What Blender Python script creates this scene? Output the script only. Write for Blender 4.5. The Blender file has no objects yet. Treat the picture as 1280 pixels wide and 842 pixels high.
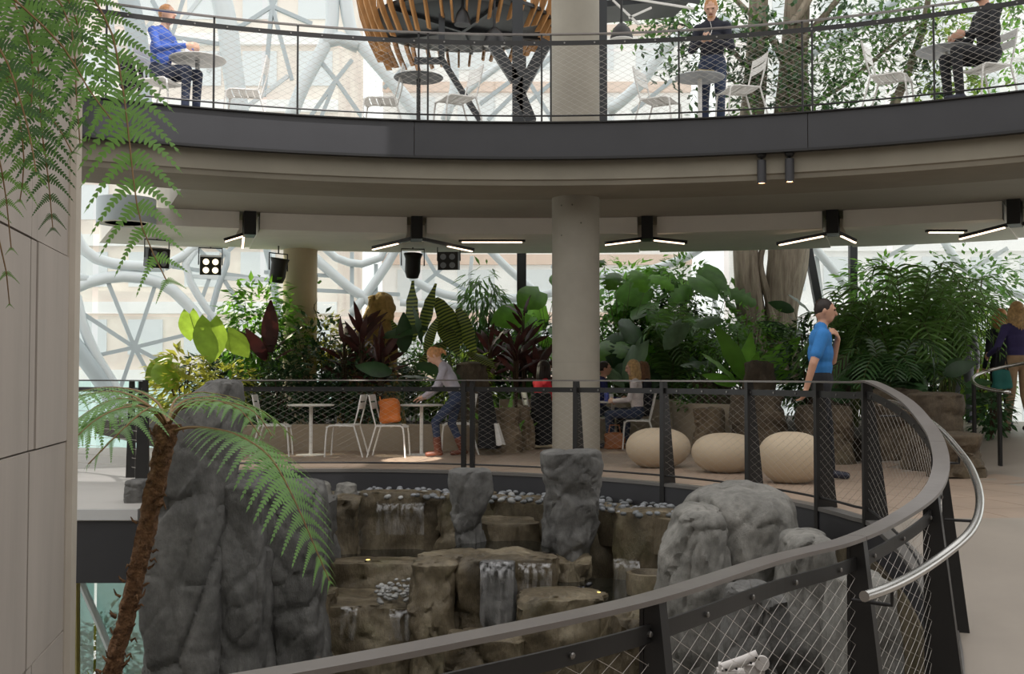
import bpy, math, random
import numpy as np
from mathutils import Vector, Matrix, Euler, noise

random.seed(7)
PI = math.pi
scene = bpy.context.scene
COL = scene.collection

# ------------------------------------------------------------------ camera
F = 1400.0                       # focal length in pixels of the 1280x842 frame
CAM = Vector((0.0, 0.0, 1.12))   # eye sits 1.12 m above the far landing floor
PITCH = math.atan(49.0 / F)
cam_d = bpy.data.cameras.new('camera')
cam_d.sensor_width = 36.0
cam_d.lens = F / 1280.0 * 36.0
cam_d.clip_start = 0.05
cam_d.clip_end = 500
cam = bpy.data.objects.new('camera', cam_d)
COL.objects.link(cam)
cam.location = CAM
cam.rotation_euler = (PI / 2 + PITCH, 0, 0)
scene.camera = cam

# ------------------------------------------------------------------ light
world = bpy.data.worlds.new('world')
scene.world = world
world.use_nodes = True
bg = world.node_tree.nodes['Background']
bg.inputs[0].default_value = (1.0, 0.985, 0.965, 1)
bg.inputs[1].default_value = 1.45
scene.view_settings.view_transform = 'Standard'
scene.view_settings.look = 'None'
scene.view_settings.gamma = 1.0
scene.view_settings.use_curve_mapping = False
scene.view_settings.exposure = 0.0

# ------------------------------------------------------------------ pixel helpers (a pixel is only a direction)
CP, SP = math.cos(PITCH), math.sin(PITCH)
def ray(x, y):
    u = (x - 640.0) / F
    v = (421.0 - y) / F
    return Vector((u, CP - v * SP, SP + v * CP))
def at(x, y, Y):                # point of the pixel ray at forward distance Y
    d = ray(x, y)
    return CAM + d * (Y / d.y)
def on(x, y, z):                # point of the pixel ray on the level z
    d = ray(x, y)
    return CAM + d * ((z - CAM.z) / d.z)
def proj(p):
    q = Vector(p) - CAM
    fw = q.y * CP + q.z * SP
    up = -q.y * SP + q.z * CP
    return 640 + F * q.x / fw, 421 - F * up / fw

# ------------------------------------------------------------------ materials
MATS = {}
def _mat(name):
    m = bpy.data.materials.new(name)
    m.use_nodes = True
    return m, m.node_tree.nodes, m.node_tree.links, m.node_tree.nodes['Principled BSDF']
def mat(name, col, rough=0.6, metal=0.0, var=0.0, scale=4.0, bump=0.0, bscale=None, col2=None, detail=4,
        rnd=0.0, coord='Object', spec=0.5, stretch=None, dist=0.02):
    if name in MATS: return MATS[name]
    m, N, L, P = _mat(name)
    P.inputs['Base Color'].default_value = (*col, 1)
    P.inputs['Roughness'].default_value = rough
    P.inputs['Metallic'].default_value = metal
    P.inputs['Specular IOR Level'].default_value = spec
    tc = N.new('ShaderNodeTexCoord')
    vec = tc.outputs[coord]
    if stretch:
        mp = N.new('ShaderNodeMapping'); mp.inputs['Scale'].default_value = stretch
        L.new(vec, mp.inputs[0]); vec = mp.outputs[0]
    out = None
    if var > 0 or col2:
        n = N.new('ShaderNodeTexNoise'); n.inputs['Scale'].default_value = scale; n.inputs['Detail'].default_value = detail
        n.inputs['Roughness'].default_value = 0.6
        L.new(vec, n.inputs['Vector'])
        r = N.new('ShaderNodeValToRGB')
        c2 = col2 if col2 else tuple(min(1, c * (1 + var)) for c in col)
        c1 = col if col2 else tuple(c * (1 - var) for c in col)
        r.color_ramp.elements[0].position = 0.34; r.color_ramp.elements[0].color = (*c1, 1)
        r.color_ramp.elements[1].position = 0.68; r.color_ramp.elements[1].color = (*c2, 1)
        L.new(n.outputs[0], r.inputs[0]); out = r.outputs[0]
    if rnd > 0:
        oi = N.new('ShaderNodeObjectInfo')
        hs = N.new('ShaderNodeHueSaturation')
        mr = N.new('ShaderNodeMapRange'); mr.inputs[3].default_value = 1 - rnd; mr.inputs[4].default_value = 1 + rnd
        L.new(oi.outputs['Random'], mr.inputs[0]); L.new(mr.outputs[0], hs.inputs['Value'])
        mh = N.new('ShaderNodeMapRange'); mh.inputs[3].default_value = 0.5 - rnd * 0.06; mh.inputs[4].default_value = 0.5 + rnd * 0.06
        L.new(oi.outputs['Random'], mh.inputs[0]); L.new(mh.outputs[0], hs.inputs['Hue'])
        if out: L.new(out, hs.inputs['Color'])
        else: hs.inputs['Color'].default_value = (*col, 1)
        out = hs.outputs[0]
    if out: L.new(out, P.inputs['Base Color'])
    if bump > 0:
        b = N.new('ShaderNodeBump'); b.inputs['Strength'].default_value = bump; b.inputs['Distance'].default_value = dist
        nb = N.new('ShaderNodeTexNoise'); nb.inputs['Scale'].default_value = bscale or scale * 3; nb.inputs['Detail'].default_value = 5
        L.new(vec, nb.inputs['Vector']); L.new(nb.outputs[0], b.inputs['Height']); L.new(b.outputs[0], P.inputs['Normal'])
    MATS[name] = m
    return m
def leafmat(name, col, col2=None, trans=0.35, rough=0.4, rnd=0.25, stripes=None):
    if name in MATS: return MATS[name]
    m, N, L, P = _mat(name)
    P.inputs['Roughness'].default_value = rough
    tc = N.new('ShaderNodeTexCoord')
    if stripes:
        w = N.new('ShaderNodeTexWave'); w.wave_type = 'BANDS'; w.bands_direction = 'Y'
        w.inputs['Scale'].default_value = stripes; w.inputs['Distortion'].default_value = 1.0
        L.new(tc.outputs['Object'], w.inputs['Vector']); fac = w.outputs[0]
    else:
        n = N.new('ShaderNodeTexNoise'); n.inputs['Scale'].default_value = 3.0
        L.new(tc.outputs['Object'], n.inputs['Vector']); fac = n.outputs[0]
    r = N.new('ShaderNodeValToRGB')
    c2 = col2 or tuple(min(1, c * 1.5) for c in col)
    r.color_ramp.elements[0].position = 0.35; r.color_ramp.elements[0].color = (*col, 1)
    r.color_ramp.elements[1].position = 0.65; r.color_ramp.elements[1].color = (*c2, 1)
    L.new(fac, r.inputs[0])
    oi = N.new('ShaderNodeObjectInfo'); hs = N.new('ShaderNodeHueSaturation')
    mr = N.new('ShaderNodeMapRange'); mr.inputs[3].default_value = 1 - rnd; mr.inputs[4].default_value = 1 + rnd
    L.new(oi.outputs['Random'], mr.inputs[0]); L.new(mr.outputs[0], hs.inputs['Value']); L.new(r.outputs[0], hs.inputs['Color'])
    L.new(hs.outputs[0], P.inputs['Base Color'])
    t = N.new('ShaderNodeBsdfTranslucent'); mx = N.new('ShaderNodeMixShader'); mx.inputs[0].default_value = trans
    br = N.new('ShaderNodeHueSaturation'); br.inputs['Value'].default_value = 1.7; br.inputs['Hue'].default_value = 0.485
    L.new(hs.outputs[0], br.inputs['Color']); L.new(br.outputs[0], t.inputs[0])
    L.new(P.outputs[0], mx.inputs[1]); L.new(t.outputs[0], mx.inputs[2])
    L.new(mx.outputs[0], N['Material Output'].inputs[0])
    MATS[name] = m
    return m
def emit(name, col, s):
    if name in MATS: return MATS[name]
    m, N, L, P = _mat(name)
    P.inputs['Base Color'].default_value = (*col, 1)
    P.inputs['Emission Color'].default_value = (*col, 1); P.inputs['Emission Strength'].default_value = s
    MATS[name] = m
    return m
def glassmat(name, tint=(0.93, 0.98, 0.97), gloss=0.10, haze=0.05):
    if name in MATS: return MATS[name]
    m, N, L, P = _mat(name)
    t = N.new('ShaderNodeBsdfTransparent'); t.inputs[0].default_value = (*tint, 1)
    g = N.new('ShaderNodeBsdfGlossy'); g.inputs['Roughness'].default_value = 0.03
    d = N.new('ShaderNodeBsdfDiffuse'); d.inputs[0].default_value = (0.75, 0.85, 0.84, 1)
    a = N.new('ShaderNodeMixShader'); a.inputs[0].default_value = gloss
    b = N.new('ShaderNodeMixShader'); b.inputs[0].default_value = haze
    L.new(t.outputs[0], a.inputs[1]); L.new(g.outputs[0], a.inputs[2])
    L.new(a.outputs[0], b.inputs[1]); L.new(d.outputs[0], b.inputs[2])
    L.new(b.outputs[0], N['Material Output'].inputs[0])
    MATS[name] = m
    return m

CONC = mat('concrete', (0.32, 0.295, 0.245), 0.75, var=0.10, scale=1.3, bump=0.15, bscale=14, dist=0.01)
CONC_WALL = mat('concrete_board', (0.42, 0.37, 0.33), 0.75, var=0.09, scale=0.9, bump=0.12, bscale=9, stretch=(3, 3, 0.5), dist=0.01)
CONC_SOFF = mat('concrete_soffit', (0.37, 0.345, 0.295), 0.8, var=0.06, scale=0.8)
CONC_BEAM = mat('concrete_beam', (0.27, 0.245, 0.195), 0.8, var=0.10, scale=0.9, bump=0.1, bscale=6, dist=0.01)
PANEL = mat('ceiling_panel', (0.80, 0.77, 0.71), 0.8, var=0.03, scale=2)
STEEL = mat('dark_steel', (0.028, 0.027, 0.027), 0.42, metal=0.35, var=0.08, scale=6)
RAIL = mat('rail_steel', (0.19, 0.172, 0.162), 0.32, metal=0.4, var=0.08, scale=6)
BOLT = mat('bolt_steel', (0.22, 0.21, 0.20), 0.35, metal=0.8)
FASC = mat('dark_fascia', (0.047, 0.047, 0.052), 0.5, metal=0.2, var=0.05, scale=3)
BLACK = mat('black_paint', (0.012, 0.012, 0.013), 0.45)
INOX = mat('stainless', (0.55, 0.54, 0.52), 0.24, metal=1.0)
WIRE = mat('steel_wire', (0.50, 0.47, 0.43), 0.45, metal=0.5)
WHITE = mat('white_paint', (0.78, 0.77, 0.74), 0.4)
FRAME = mat('white_frame', (0.72, 0.78, 0.80), 0.45)
FRAME2 = mat('grey_frame', (0.50, 0.57, 0.60), 0.45)
FLOOR = mat('terrazzo', (0.30, 0.26, 0.22), 0.45, var=0.06, scale=1.5, bump=0.05, bscale=60, dist=0.004)
FLOOR_L = mat('landing_tiles', (0.36, 0.27, 0.205), 0.5, var=0.10, scale=1.2)
FLOOR_G = mat('grey_screed', (0.42, 0.40, 0.375), 0.6, var=0.06, scale=0.7)
SOIL = mat('soil', (0.030, 0.022, 0.014), 0.95, var=0.4, scale=6)
LED = emit('led_strip', (1.0, 0.72, 0.50), 4.0)

# ------------------------------------------------------------------ mesh helpers
class MB:
    def __init__(s): s.v = []; s.f = []; s.m = []
    def add(s, v, f, mi=0):
        o = len(s.v)
        s.v += [tuple(p) for p in v]
        s.f += [tuple(i + o for i in q) for q in f]
        s.m += [mi] * len(f)
        return s
    def box(s, c, d, rz=0.0, M=None, taper=1.0, mi=0):
        hx, hy, hz = d[0] / 2, d[1] / 2, d[2] / 2
        v = [Vector((x * hx * (taper if z > 0 else 1), y * hy * (taper if z > 0 else 1), z * hz))
             for z in (-1, 1) for y in (-1, 1) for x in (-1, 1)]
        R = M if M is not None else Matrix.Rotation(rz, 3, 'Z')
        v = [R @ p + Vector(c) for p in v]
        return s.add(v, [(0, 2, 3, 1), (4, 5, 7, 6), (0, 1, 5, 4), (2, 6, 7, 3), (0, 4, 6, 2), (1, 3, 7, 5)], mi)
    def bar(s, a, b, w, h=None, up=(0, 0, 1), mi=0, w2=None, h2=None):   # rectangular bar from a to b
        h = h or w; a = Vector(a); b = Vector(b); t = (b - a)
        if t.length < 1e-6: return s
        t.normalize(); u = Vector(up)
        if abs(t.dot(u)) > 0.98: u = Vector((1, 0, 0))
        r = t.cross(u).normalized(); u = r.cross(t)
        w2 = w2 or w; h2 = h2 or h
        v = []
        for p, ww, hh in ((a, w, h), (b, w2, h2)):
            for sx, sz in ((-1, -1), (1, -1), (1, 1), (-1, 1)):
                v.append(p + r * sx * ww / 2 + u * sz * hh / 2)
        return s.add(v, [(3, 2, 1, 0), (4, 5, 6, 7), (0, 1, 5, 4), (1, 2, 6, 5), (2, 3, 7, 6), (3, 0, 4, 7)], mi)
    def tube(s, pts, r, n=8, caps=True, mi=0, flat=None):
        pts = [Vector(p) for p in pts]; k = len(pts)
        rs = r if isinstance(r, (list, tuple)) else [r] * k
        v = []; prev = None
        for i, p in enumerate(pts):
            t = (pts[min(i + 1, k - 1)] - pts[max(i - 1, 0)])
            t = t.normalized() if t.length > 1e-9 else Vector((0, 0, 1))
            if prev is None:
                u = Vector((0, 0, 1)) if abs(t.z) < 0.95 else Vector((1, 0, 0))
                a = t.cross(u).normalized()
            else:
                a = (prev - t * prev.dot(t)).normalized()
            prev = a; b = t.cross(a)
            fl = flat or 1.0
            for j in range(n):
                th = 2 * PI * j / n
                v.append(p + a * math.cos(th) * rs[i] + b * math.sin(th) * rs[i] * fl)
        f = [(i * n + j, i * n + (j + 1) % n, (i + 1) * n + (j + 1) % n, (i + 1) * n + j) for i in range(k - 1) for j in range(n)]
        if caps:
            f.append(tuple(range(n - 1, -1, -1))); f.append(tuple((k - 1) * n + j for j in range(n)))
        return s.add(v, f, mi)
    def lathe(s, prof, c=(0, 0, 0), n=24, M=None, mi=0, sx=1, sy=1):
        v = []; c = Vector(c); prof = [(max(r, 1e-3), z) for r, z in prof]
        for (r, z) in prof:
            for j in range(n):
                th = 2 * PI * j / n
                p = Vector((r * math.cos(th) * sx, r * math.sin(th) * sy, z))
                v.append((M @ p if M is not None else p) + c)
        k = len(prof)
        f = [(i * n + j, i * n + (j + 1) % n, (i + 1) * n + (j + 1) % n, (i + 1) * n + j) for i in range(k - 1) for j in range(n)]
        if prof[0][0] > 1e-4: f.append(tuple(range(n - 1, -1, -1)))
        if prof[-1][0] > 1e-4: f.append(tuple((k - 1) * n + j for j in range(n)))
        return s.add(v, f, mi)
    def ell(s, c, r, M=None, n=14, k=9, mi=0):
        pr = [(math.cos(-PI / 2 + PI * i / k) if 0 < i < k else 0.0, math.sin(-PI / 2 + PI * i / k)) for i in range(k + 1)]
        v = []; c = Vector(c)
        for (q, z) in pr:
            for j in range(n):
                th = 2 * PI * j / n
                p = Vector((q * math.cos(th) * r[0], q * math.sin(th) * r[1], z * r[2]))
                v.append((M @ p if M is not None else p) + c)
        f = [(i * n + j, i * n + (j + 1) % n, (i + 1) * n + (j + 1) % n, (i + 1) * n + j) for i in range(k) for j in range(n)]
        return s.add(v, f, mi)
    def mesh(s, name, mats, smooth=False):
        me = bpy.data.meshes.new(name)
        me.from_pydata(s.v, [], s.f)
        if not isinstance(mats, (list, tuple)): mats = [mats]
        for m in mats: me.materials.append(m)
        if len(mats) > 1: me.polygons.foreach_set('material_index', s.m)
        if smooth: me.polygons.foreach_set('use_smooth', [True] * len(me.polygons))
        me.update()
        return me
    def build(s, name, mats, parent=None, smooth=False, sharp=None):
        me = s.mesh(name, mats, smooth)
        if smooth and sharp: me.set_sharp_from_angle(angle=math.radians(sharp))
        return link(name, me, parent)
def link(name, me, parent=None, M=None):
    o = bpy.data.objects.new(name, me)
    COL.objects.link(o)
    if parent: o.parent = parent
    if M is not None: o.matrix_local = M
    return o
def tag(o, label=None, cat=None, group=None, kind=None):
    if label: o['label'] = label
    if cat: o['category'] = cat
    if group: o['group'] = group
    if kind: o['kind'] = kind
    return o
def thing(name, label, cat, loc=(0, 0, 0), rz=0.0, group=None):
    o = bpy.data.objects.new(name, None); COL.objects.link(o)
    o.empty_display_size = 0.1
    o.location = loc; o.rotation_euler = (0, 0, rz)
    return tag(o, label, cat, group)
def struct(name, mb, m, parent=None, smooth=False, label=None, sharp=None):
    o = mb.build(name, m, parent, smooth, sharp)
    if parent is None: tag(o, label, None, None, 'structure')
    return o
def copy_tree(o, parent=None):
    c = o.copy(); COL.objects.link(c)
    c.parent = parent
    for ch in list(o.children): copy_tree(ch, c)
    return c
def catmull(pts, step=0.06):
    pts = [Vector(p) for p in pts]; out = []
    for i in range(len(pts) - 1):
        p0 = pts[max(i - 1, 0)]; p1 = pts[i]; p2 = pts[i + 1]; p3 = pts[min(i + 2, len(pts) - 1)]
        n = max(1, int((p2 - p1).length / step))
        for j in range(n):
            t = j / n
            out.append(0.5 * ((2 * p1) + (p2 - p0) * t + (2 * p0 - 5 * p1 + 4 * p2 - p3) * t * t + (3 * p1 - p0 - 3 * p2 + p3) * t ** 3))
    out.append(pts[-1])
    return out
class Path:                      # a plan curve with a level; n points outward (left of travel)
    def __init__(s, pts):
        s.p = [Vector(p) for p in pts]; k = len(s.p)
        s.t = []; s.n = []; s.s = [0.0]
        for i in range(k):
            d = s.p[min(i + 1, k - 1)] - s.p[max(i - 1, 0)]; d.z = 0; d.normalize()
            s.t.append(d); s.n.append(Vector((-d.y, d.x, 0)))
            if i: s.s.append(s.s[-1] + (s.p[i] - s.p[i - 1]).to_2d().length)
        s.s = np.array(s.s); s.P = np.array([tuple(p) for p in s.p]); s.N = np.array([tuple(p) for p in s.n])
    def ev(s, u, n=0.0, dz=0.0):
        u = min(max(u, 0), s.s[-1])
        p = Vector([np.interp(u, s.s, s.P[:, i]) for i in range(3)])
        i = min(int(np.searchsorted(s.s, u)), len(s.p) - 1)
        return p + s.n[i] * n + Vector((0, 0, dz))
    def frame(s, u):
        i = min(int(np.searchsorted(s.s, u)), len(s.p) - 1)
        return s.t[i], s.n[i]
    def sweep(s, prof, u0=None, u1=None, mb=None, step=1, zabs=False, caps=True, mi=0):
        mb = mb or MB(); u0 = 0.0 if u0 is None else max(0.0, u0); u1 = s.s[-1] if u1 is None else min(u1, s.s[-1])
        uu = [u0] + [s.s[i] for i in range(0, len(s.p), step) if u0 + 1e-3 < s.s[i] < u1 - 1e-3] + [u1]; idx = uu
        k = len(prof); v = []
        for u in uu:
            nn = Vector([np.interp(u, s.s, s.N[:, i]) for i in range(3)])
            p = Vector([np.interp(u, s.s, s.P[:, i]) for i in range(3)])
            for (n, z) in prof:
                q = p + nn * n; q.z = z if zabs else p.z + z
                v.append(q)
        f = [(a * k + j, (a + 1) * k + j, (a + 1) * k + (j + 1) % k, a * k + (j + 1) % k) for a in range(len(idx) - 1) for j in range(k)]
        if caps:
            f.append(tuple(range(k))); f.append(tuple((len(idx) - 1) * k + j for j in range(k - 1, -1, -1)))
        return mb.add(v, f, mi)
    def u_at_px(s, x, lo=0.0, hi=1e9):     # arc position whose pixel column is x
        best = None
        for i, p in enumerate(s.p):
            if lo <= s.s[i] <= hi and p.y > 0.3:
                e = abs(proj(p)[0] - x)
                if best is None or e < best[0]: best = (e, s.s[i])
        return best[1]
# ================================================================== plan curves
RH = 1.08                                        # guard rail height above the walkway
ringc = []
for a in range(105, -1, -5):
    t = math.radians(a); ringc.append((-2.2 + 4.93 * math.cos(t), 8.5 + 4.93 * math.sin(t), RH))
ringc += [(2.70, 7.70, .96), (2.58, 6.95, .817), (2.42, 6.37, .729), (2.22, 5.82, .642), (2.0, 5.4, .557), (1.70, 5.03, .484),
          (1.36, 4.60, .453), (.97, 4.17, .45), (.40, 3.42, .45), (-.165, 2.88, .45), (-.58, 2.54, .45), (-1.2, 2.1, .45), (-1.9, 1.7, .45), (-2.6, 1.4, .45)]
RING = Path(catmull(ringc, 0.05))
U_RAMP0 = RING.u_at_px(1083, 0, RING.s[np.argmin([(p - Vector((2.73, 8.5, RH))).length for p in RING.p])] + .3)
U_RAMP1 = RING.s[int(np.argmin([(p - Vector((1.36, 4.6, .453))).length for p in RING.p]))]
UC = Vector((0.2, 3.3, 0))                       # centre of the round upper gallery
def arc(R, a0, a1, z, step=1.0):
    n = max(2, int(abs(a1 - a0) / step))
    return [UC + Vector((R * math.cos(math.radians(a0 + (a1 - a0) * i / n)), R * math.sin(math.radians(a0 + (a1 - a0) * i / n)), z)) for i in range(n + 1)]

# ================================================================== walkway floor (lower level)
def floor_z(x, y):
    a = max(0, min(1, (x - 4.6) / 1.8)); b = max(0, min(1, (y - 11.6) / 2.6))
    return 0.36 * (a * a * (3 - 2 * a)) * (b * b * (3 - 2 * b))
mb = MB(); idx = list(range(0, len(RING.p), 3)); K = 14
v = []
for i in idx:
    p = RING.p[i]; n = RING.n[i]
    far = max(0.0, min(1.0, (p.y - 8.0) / 4.0))
    W = 9.0 if far < .02 else 9.0 + far * 1.0
    for k in range(K + 1):
        q = p + n * (W * (k / K) ** 1.15); q.z = p.z - RH + floor_z(q.x, q.y); v.append(q)
for i in idx:
    v.append(RING.p[i] + Vector((0, 0, -RH - .22)))
kk = K + 1
f = [(a * kk + k, a * kk + k + 1, (a + 1) * kk + k + 1, (a + 1) * kk + k) for a in range(len(idx) - 1) for k in range(K)]
mb.add(v, f)
floor = struct('floor', mb, FLOOR, smooth=True, label='smooth beige walkway floor curving round the rock basin')
# landing paving: each slab is a piece of its own, laid round the far landing
tile_m = FLOOR_L
u = RING.u_at_px(292, 0, 6)
u1 = U_RAMP0
rows = [0.02, .62, 1.22, 1.82, 2.42, 3.02, 3.62, 4.22, 4.82, 5.42]
nt = 0
while u < u1 - .3:
    du = 0.62
    for r in range(len(rows) - 1):
        n0, n1 = rows[r], rows[r + 1] - .008
        m_ = MB(); vv = []
        for uu in (u, u + du / 2, u + du - .008 * 5 / (5 + n0)):
            for nn in (n0, n1):
                q = RING.ev(uu, nn); q.z = 0.004 + floor_z(q.x, q.y); vv.append(q)
        c = sum(vv, Vector()) / 6
        if c.y > 19.2 or floor_z(c.x, c.y) > .02 or c.x > 5.5: continue
        base = [q - Vector((0, 0, .02)) for q in vv]
        allv = vv + base
        m_.add(allv, [(0, 1, 3, 2), (2, 3, 5, 4), (0, 6, 7, 1), (4, 5, 11, 10), (0, 2, 8, 6), (2, 4, 10, 8), (1, 7, 9, 3), (3, 9, 11, 5)])
        m_.build('paving_slab', tile_m, floor); nt += 1
    u += du
# kerb and dark edge beam of the walkway
struct('trim_1', RING.sweep([(-.03, -RH + .012), (.10, -RH + .012), (.10, -RH - .02), (-.03, -RH - .02)]), mat('edge_plate', (.20, .19, .18), .4, metal=.4), label='grey metal edge plate along the walkway kerb')
struct('trim_2', RING.sweep([(-.02, -RH - .02), (.25, -RH - .02), (.25, -RH - .24), (-.02, -RH - .24)]), FASC, label='dark steel edge beam under the curved walkway')
# left landing with its dark edge beam
mb = MB()
pl = [on(60, 636, 0), on(176, 634, 0)]
e0 = Vector((-10.5, pl[0].y, 0)); e1 = Vector((-3.15, pl[0].y, 0))
P4 = [e0, e1, Vector((-3.45, 13.2, 0)), Vector((-3.6, 14.0, 0)), Vector((-3.6, 17.6, 0)), Vector((-10.5, 17.6, 0))]
mb.add([p + Vector((0, 0, .002)) for p in P4] + [p + Vector((0, 0, -.1)) for p in P4], [tuple(range(6)), tuple(range(11, 5, -1))] + [(i, i + 6, (i + 1) % 6 + 6, (i + 1) % 6) for i in range(6)])
struct('floor_landing', mb, FLOOR_G, label='grey screed floor of the side landing beyond the wall')
mb = MB().box(((e0.x + e1.x) / 2, e0.y + .12, -.36), (e1.x - e0.x, .24, .52))
mb.box((e1.x - .12, 11.5, -.36), (.24, 3.6, .52))
struct('trim_3', mb, FASC, label='dark steel edge beam under the side landing')
mb = MB().box(((e0.x + e1.x) / 2, e0.y - .012, -.045), (e1.x - e0.x, .03, .09))
struct('trim_4', mb, mat('pale_metal', (.62, .62, .62), .4), label='pale metal nosing on the side landing edge')

# ================================================================== upper gallery
ZU = 4.14
RU = 10.0
UP = Path([p for p in arc(RU, 158, 22, ZU + RH, .6)])
A_OPEN = 112.0                                    # the slab behind the edge beam stops here on the left
mb = MB()
# fascia in plates with open joints, top plate and bottom lip
fas = thing('gallery_fascia', 'dark steel fascia band round the upper gallery edge', 'fascia'); fas['kind'] = 'structure'; del fas['category']
seams = [UP.u_at_px(x) for x in (97, 520, 1005)]
us = [0.0] + sorted(list(np.arange(seams[0] - 8.4, 0, -4.2)) + [seams[0], seams[1], seams[2]] + list(np.arange(seams[2] + 4.2, UP.s[-1], 4.2))) + [UP.s[-1]]
us = [x for x in us if 0 <= x <= UP.s[-1]]
for a, b in zip(us[:-1], us[1:]):
    if b - a < .3: continue
    UP.sweep([(-.02, ZU), (.02, ZU), (.02, ZU - .41), (-.02, ZU - .41)], a + .004, b - .004, MB(), zabs=True).build('fascia_plate', FASC, fas)
UP.sweep([(.02, ZU + .015), (-.05, ZU + .015), (-.05, ZU), (.02, ZU)], zabs=True).build('top_plate', STEEL, fas)
UP.sweep([(.03, ZU - .41), (-.06, ZU - .41), (-.06, ZU - .44), (.03, ZU - .44)], zabs=True).build('drip_lip', BLACK, fas)
# concrete edge beam with a rounded nose
prof = [(.07, ZU - .43), (.075, ZU - .66), (.10, ZU - .672), (.12, ZU - .725), (.16, ZU - .735), (1.15, ZU - .735), (1.15, ZU - .06), (.06, ZU - .06)]
struct('trim_5', UP.sweep(prof, zabs=True), CONC_BEAM, smooth=True, sharp=40, label='curved concrete edge beam under the upper gallery')
# upper floor and slab
def sector(R0, R1, a0, a1, z0, z1, step=1.2):
    mb = MB(); A = arc(R0, a0, a1, 0, step); B = arc(R1, a0, a1, 0, step); n = len(A); v = []
    for a, b in zip(A, B):
        v += [Vector((a.x, a.y, z0)), Vector((b.x, b.y, z0)), Vector((b.x, b.y, z1)), Vector((a.x, a.y, z1))]
    f = []
    for i in range(n - 1):
        for j in range(4): f.append((i * 4 + j, (i + 1) * 4 + j, (i + 1) * 4 + (j + 1) % 4, i * 4 + (j + 1) % 4))
    f += [(3, 2, 1, 0), tuple((n - 1) * 4 + j for j in range(4))]
    return mb.add(v, f)
struct('floor_gallery', sector(RU + .02, RU + 2.6, 158, 22, ZU - .06, ZU), FLOOR_G, label='upper gallery floor slab seen edge on')
struct('ceiling', sector(RU + 1.15, 16.3, A_OPEN, 22, ZU - .62, ZU - .063), CONC_SOFF, label='smooth concrete soffit under the upper gallery')
struct('ceiling_edge', sector(RU + 2.6, 16.3, A_OPEN, 22, ZU - .062, ZU), FLOOR_G, label='upper gallery floor behind the edge')
# dropped ceiling panels with gaps where the lamps hang
gapx = [312, 521, 809, 1041, 1268]
def ang_at(x, Y): 
    p = at(x, 300, Y); return math.degrees(math.atan2(p.y - UC.y, p.x - UC.x))
def ang_at_R(x, R):
    d = ray(x, 300); 
    lo, hi = 1.0, 60.0
    for _ in range(50):
        m = (lo + hi) / 2; q = Vector((d.x, d.y, 0)) * m - UC; q.z = 0
        if q.length < R: lo = m
        else: hi = m
    q = Vector((d.x, d.y, 0)) * lo - UC
    return math.degrees(math.atan2(q.y, q.x))
RP = 13.6
GA = [ang_at_R(x, RP) for x in gapx]
edges = [115.0] + GA + [22.0]
half = .62
cp = thing('ceiling_panels', 'pale dropped ceiling panels between the lamp slots', None); cp['kind'] = 'structure'
ZP0, ZP1 = ZU - .87, ZU - .625
for i in range(len(edges) - 1):
    a0 = edges[i] - (half if i > 0 else 0); a1 = edges[i + 1] + (half if i < len(edges) - 2 else 0)
    sector(RP, 16.25, a0, a1, ZP0, ZP1).build('ceiling_panel', PANEL, cp)
# the slot backs behind each lamp
for a in GA: sector(RP + .9, 16.2, a - half + .02, a + half - .02, ZP0 + .02, ZP1).build('slot_infill', PANEL, cp)

# ================================================================== columns
mb = MB(); c0 = at(720, 470, 14.35)
Mc = None
mb.lathe([(.305, -.02), (.305, ZU - .735)], (c0.x, c0.y, 0), 48)
col1 = struct('trim_6', mb, CONC, smooth=True, sharp=40, label='round concrete column standing behind the guard rail')
mb = MB()
for zz in (1.30, 2.42):
    mb.lathe([(.3035, zz - .004), (.3062, zz - .002), (.3062, zz + .002), (.3035, zz + .004)], (c0.x, c0.y, 0), 48)
mb.build('form_joint', mat('joint_shadowless', (.30, .28, .24), .8), col1)
mb = MB()
for (dx, zz) in ((-.19, 3.28), (-.06, 3.28), (.05, 3.05), (-.19, 2.9)):
    yy = -math.sqrt(.305 ** 2 - dx ** 2)
    mb.lathe([(0.0, -.004), (.011, -.004), (.011, .002)], (c0.x + dx, c0.y + yy, zz), 8, Matrix.Rotation(PI / 2, 3, 'X'))
mb.build('tie_hole', mat('tie_hole', (.12, .11, .09), .9), col1)
mb = MB(); c1 = Vector((c0.x, c0.y, 0))
mb.lathe([(.31, ZU), (.31, ZU + 4.2)], (c1.x, c1.y, 0), 48)
struct('trim_7', mb, CONC, smooth=True, sharp=40, label='round concrete column rising from the upper gallery floor')
cl = at(375, 400, 19.0)
struct('trim_8', MB().lathe([(.285, .3), (.285, ZP0 - .002)], (cl.x, cl.y, 0), 40), mat('warm_concrete', (.56, .47, .33), .75, var=.08, scale=1.5), smooth=True, sharp=40, label='round warm concrete column rising from the planting with a climbing vine')

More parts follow.
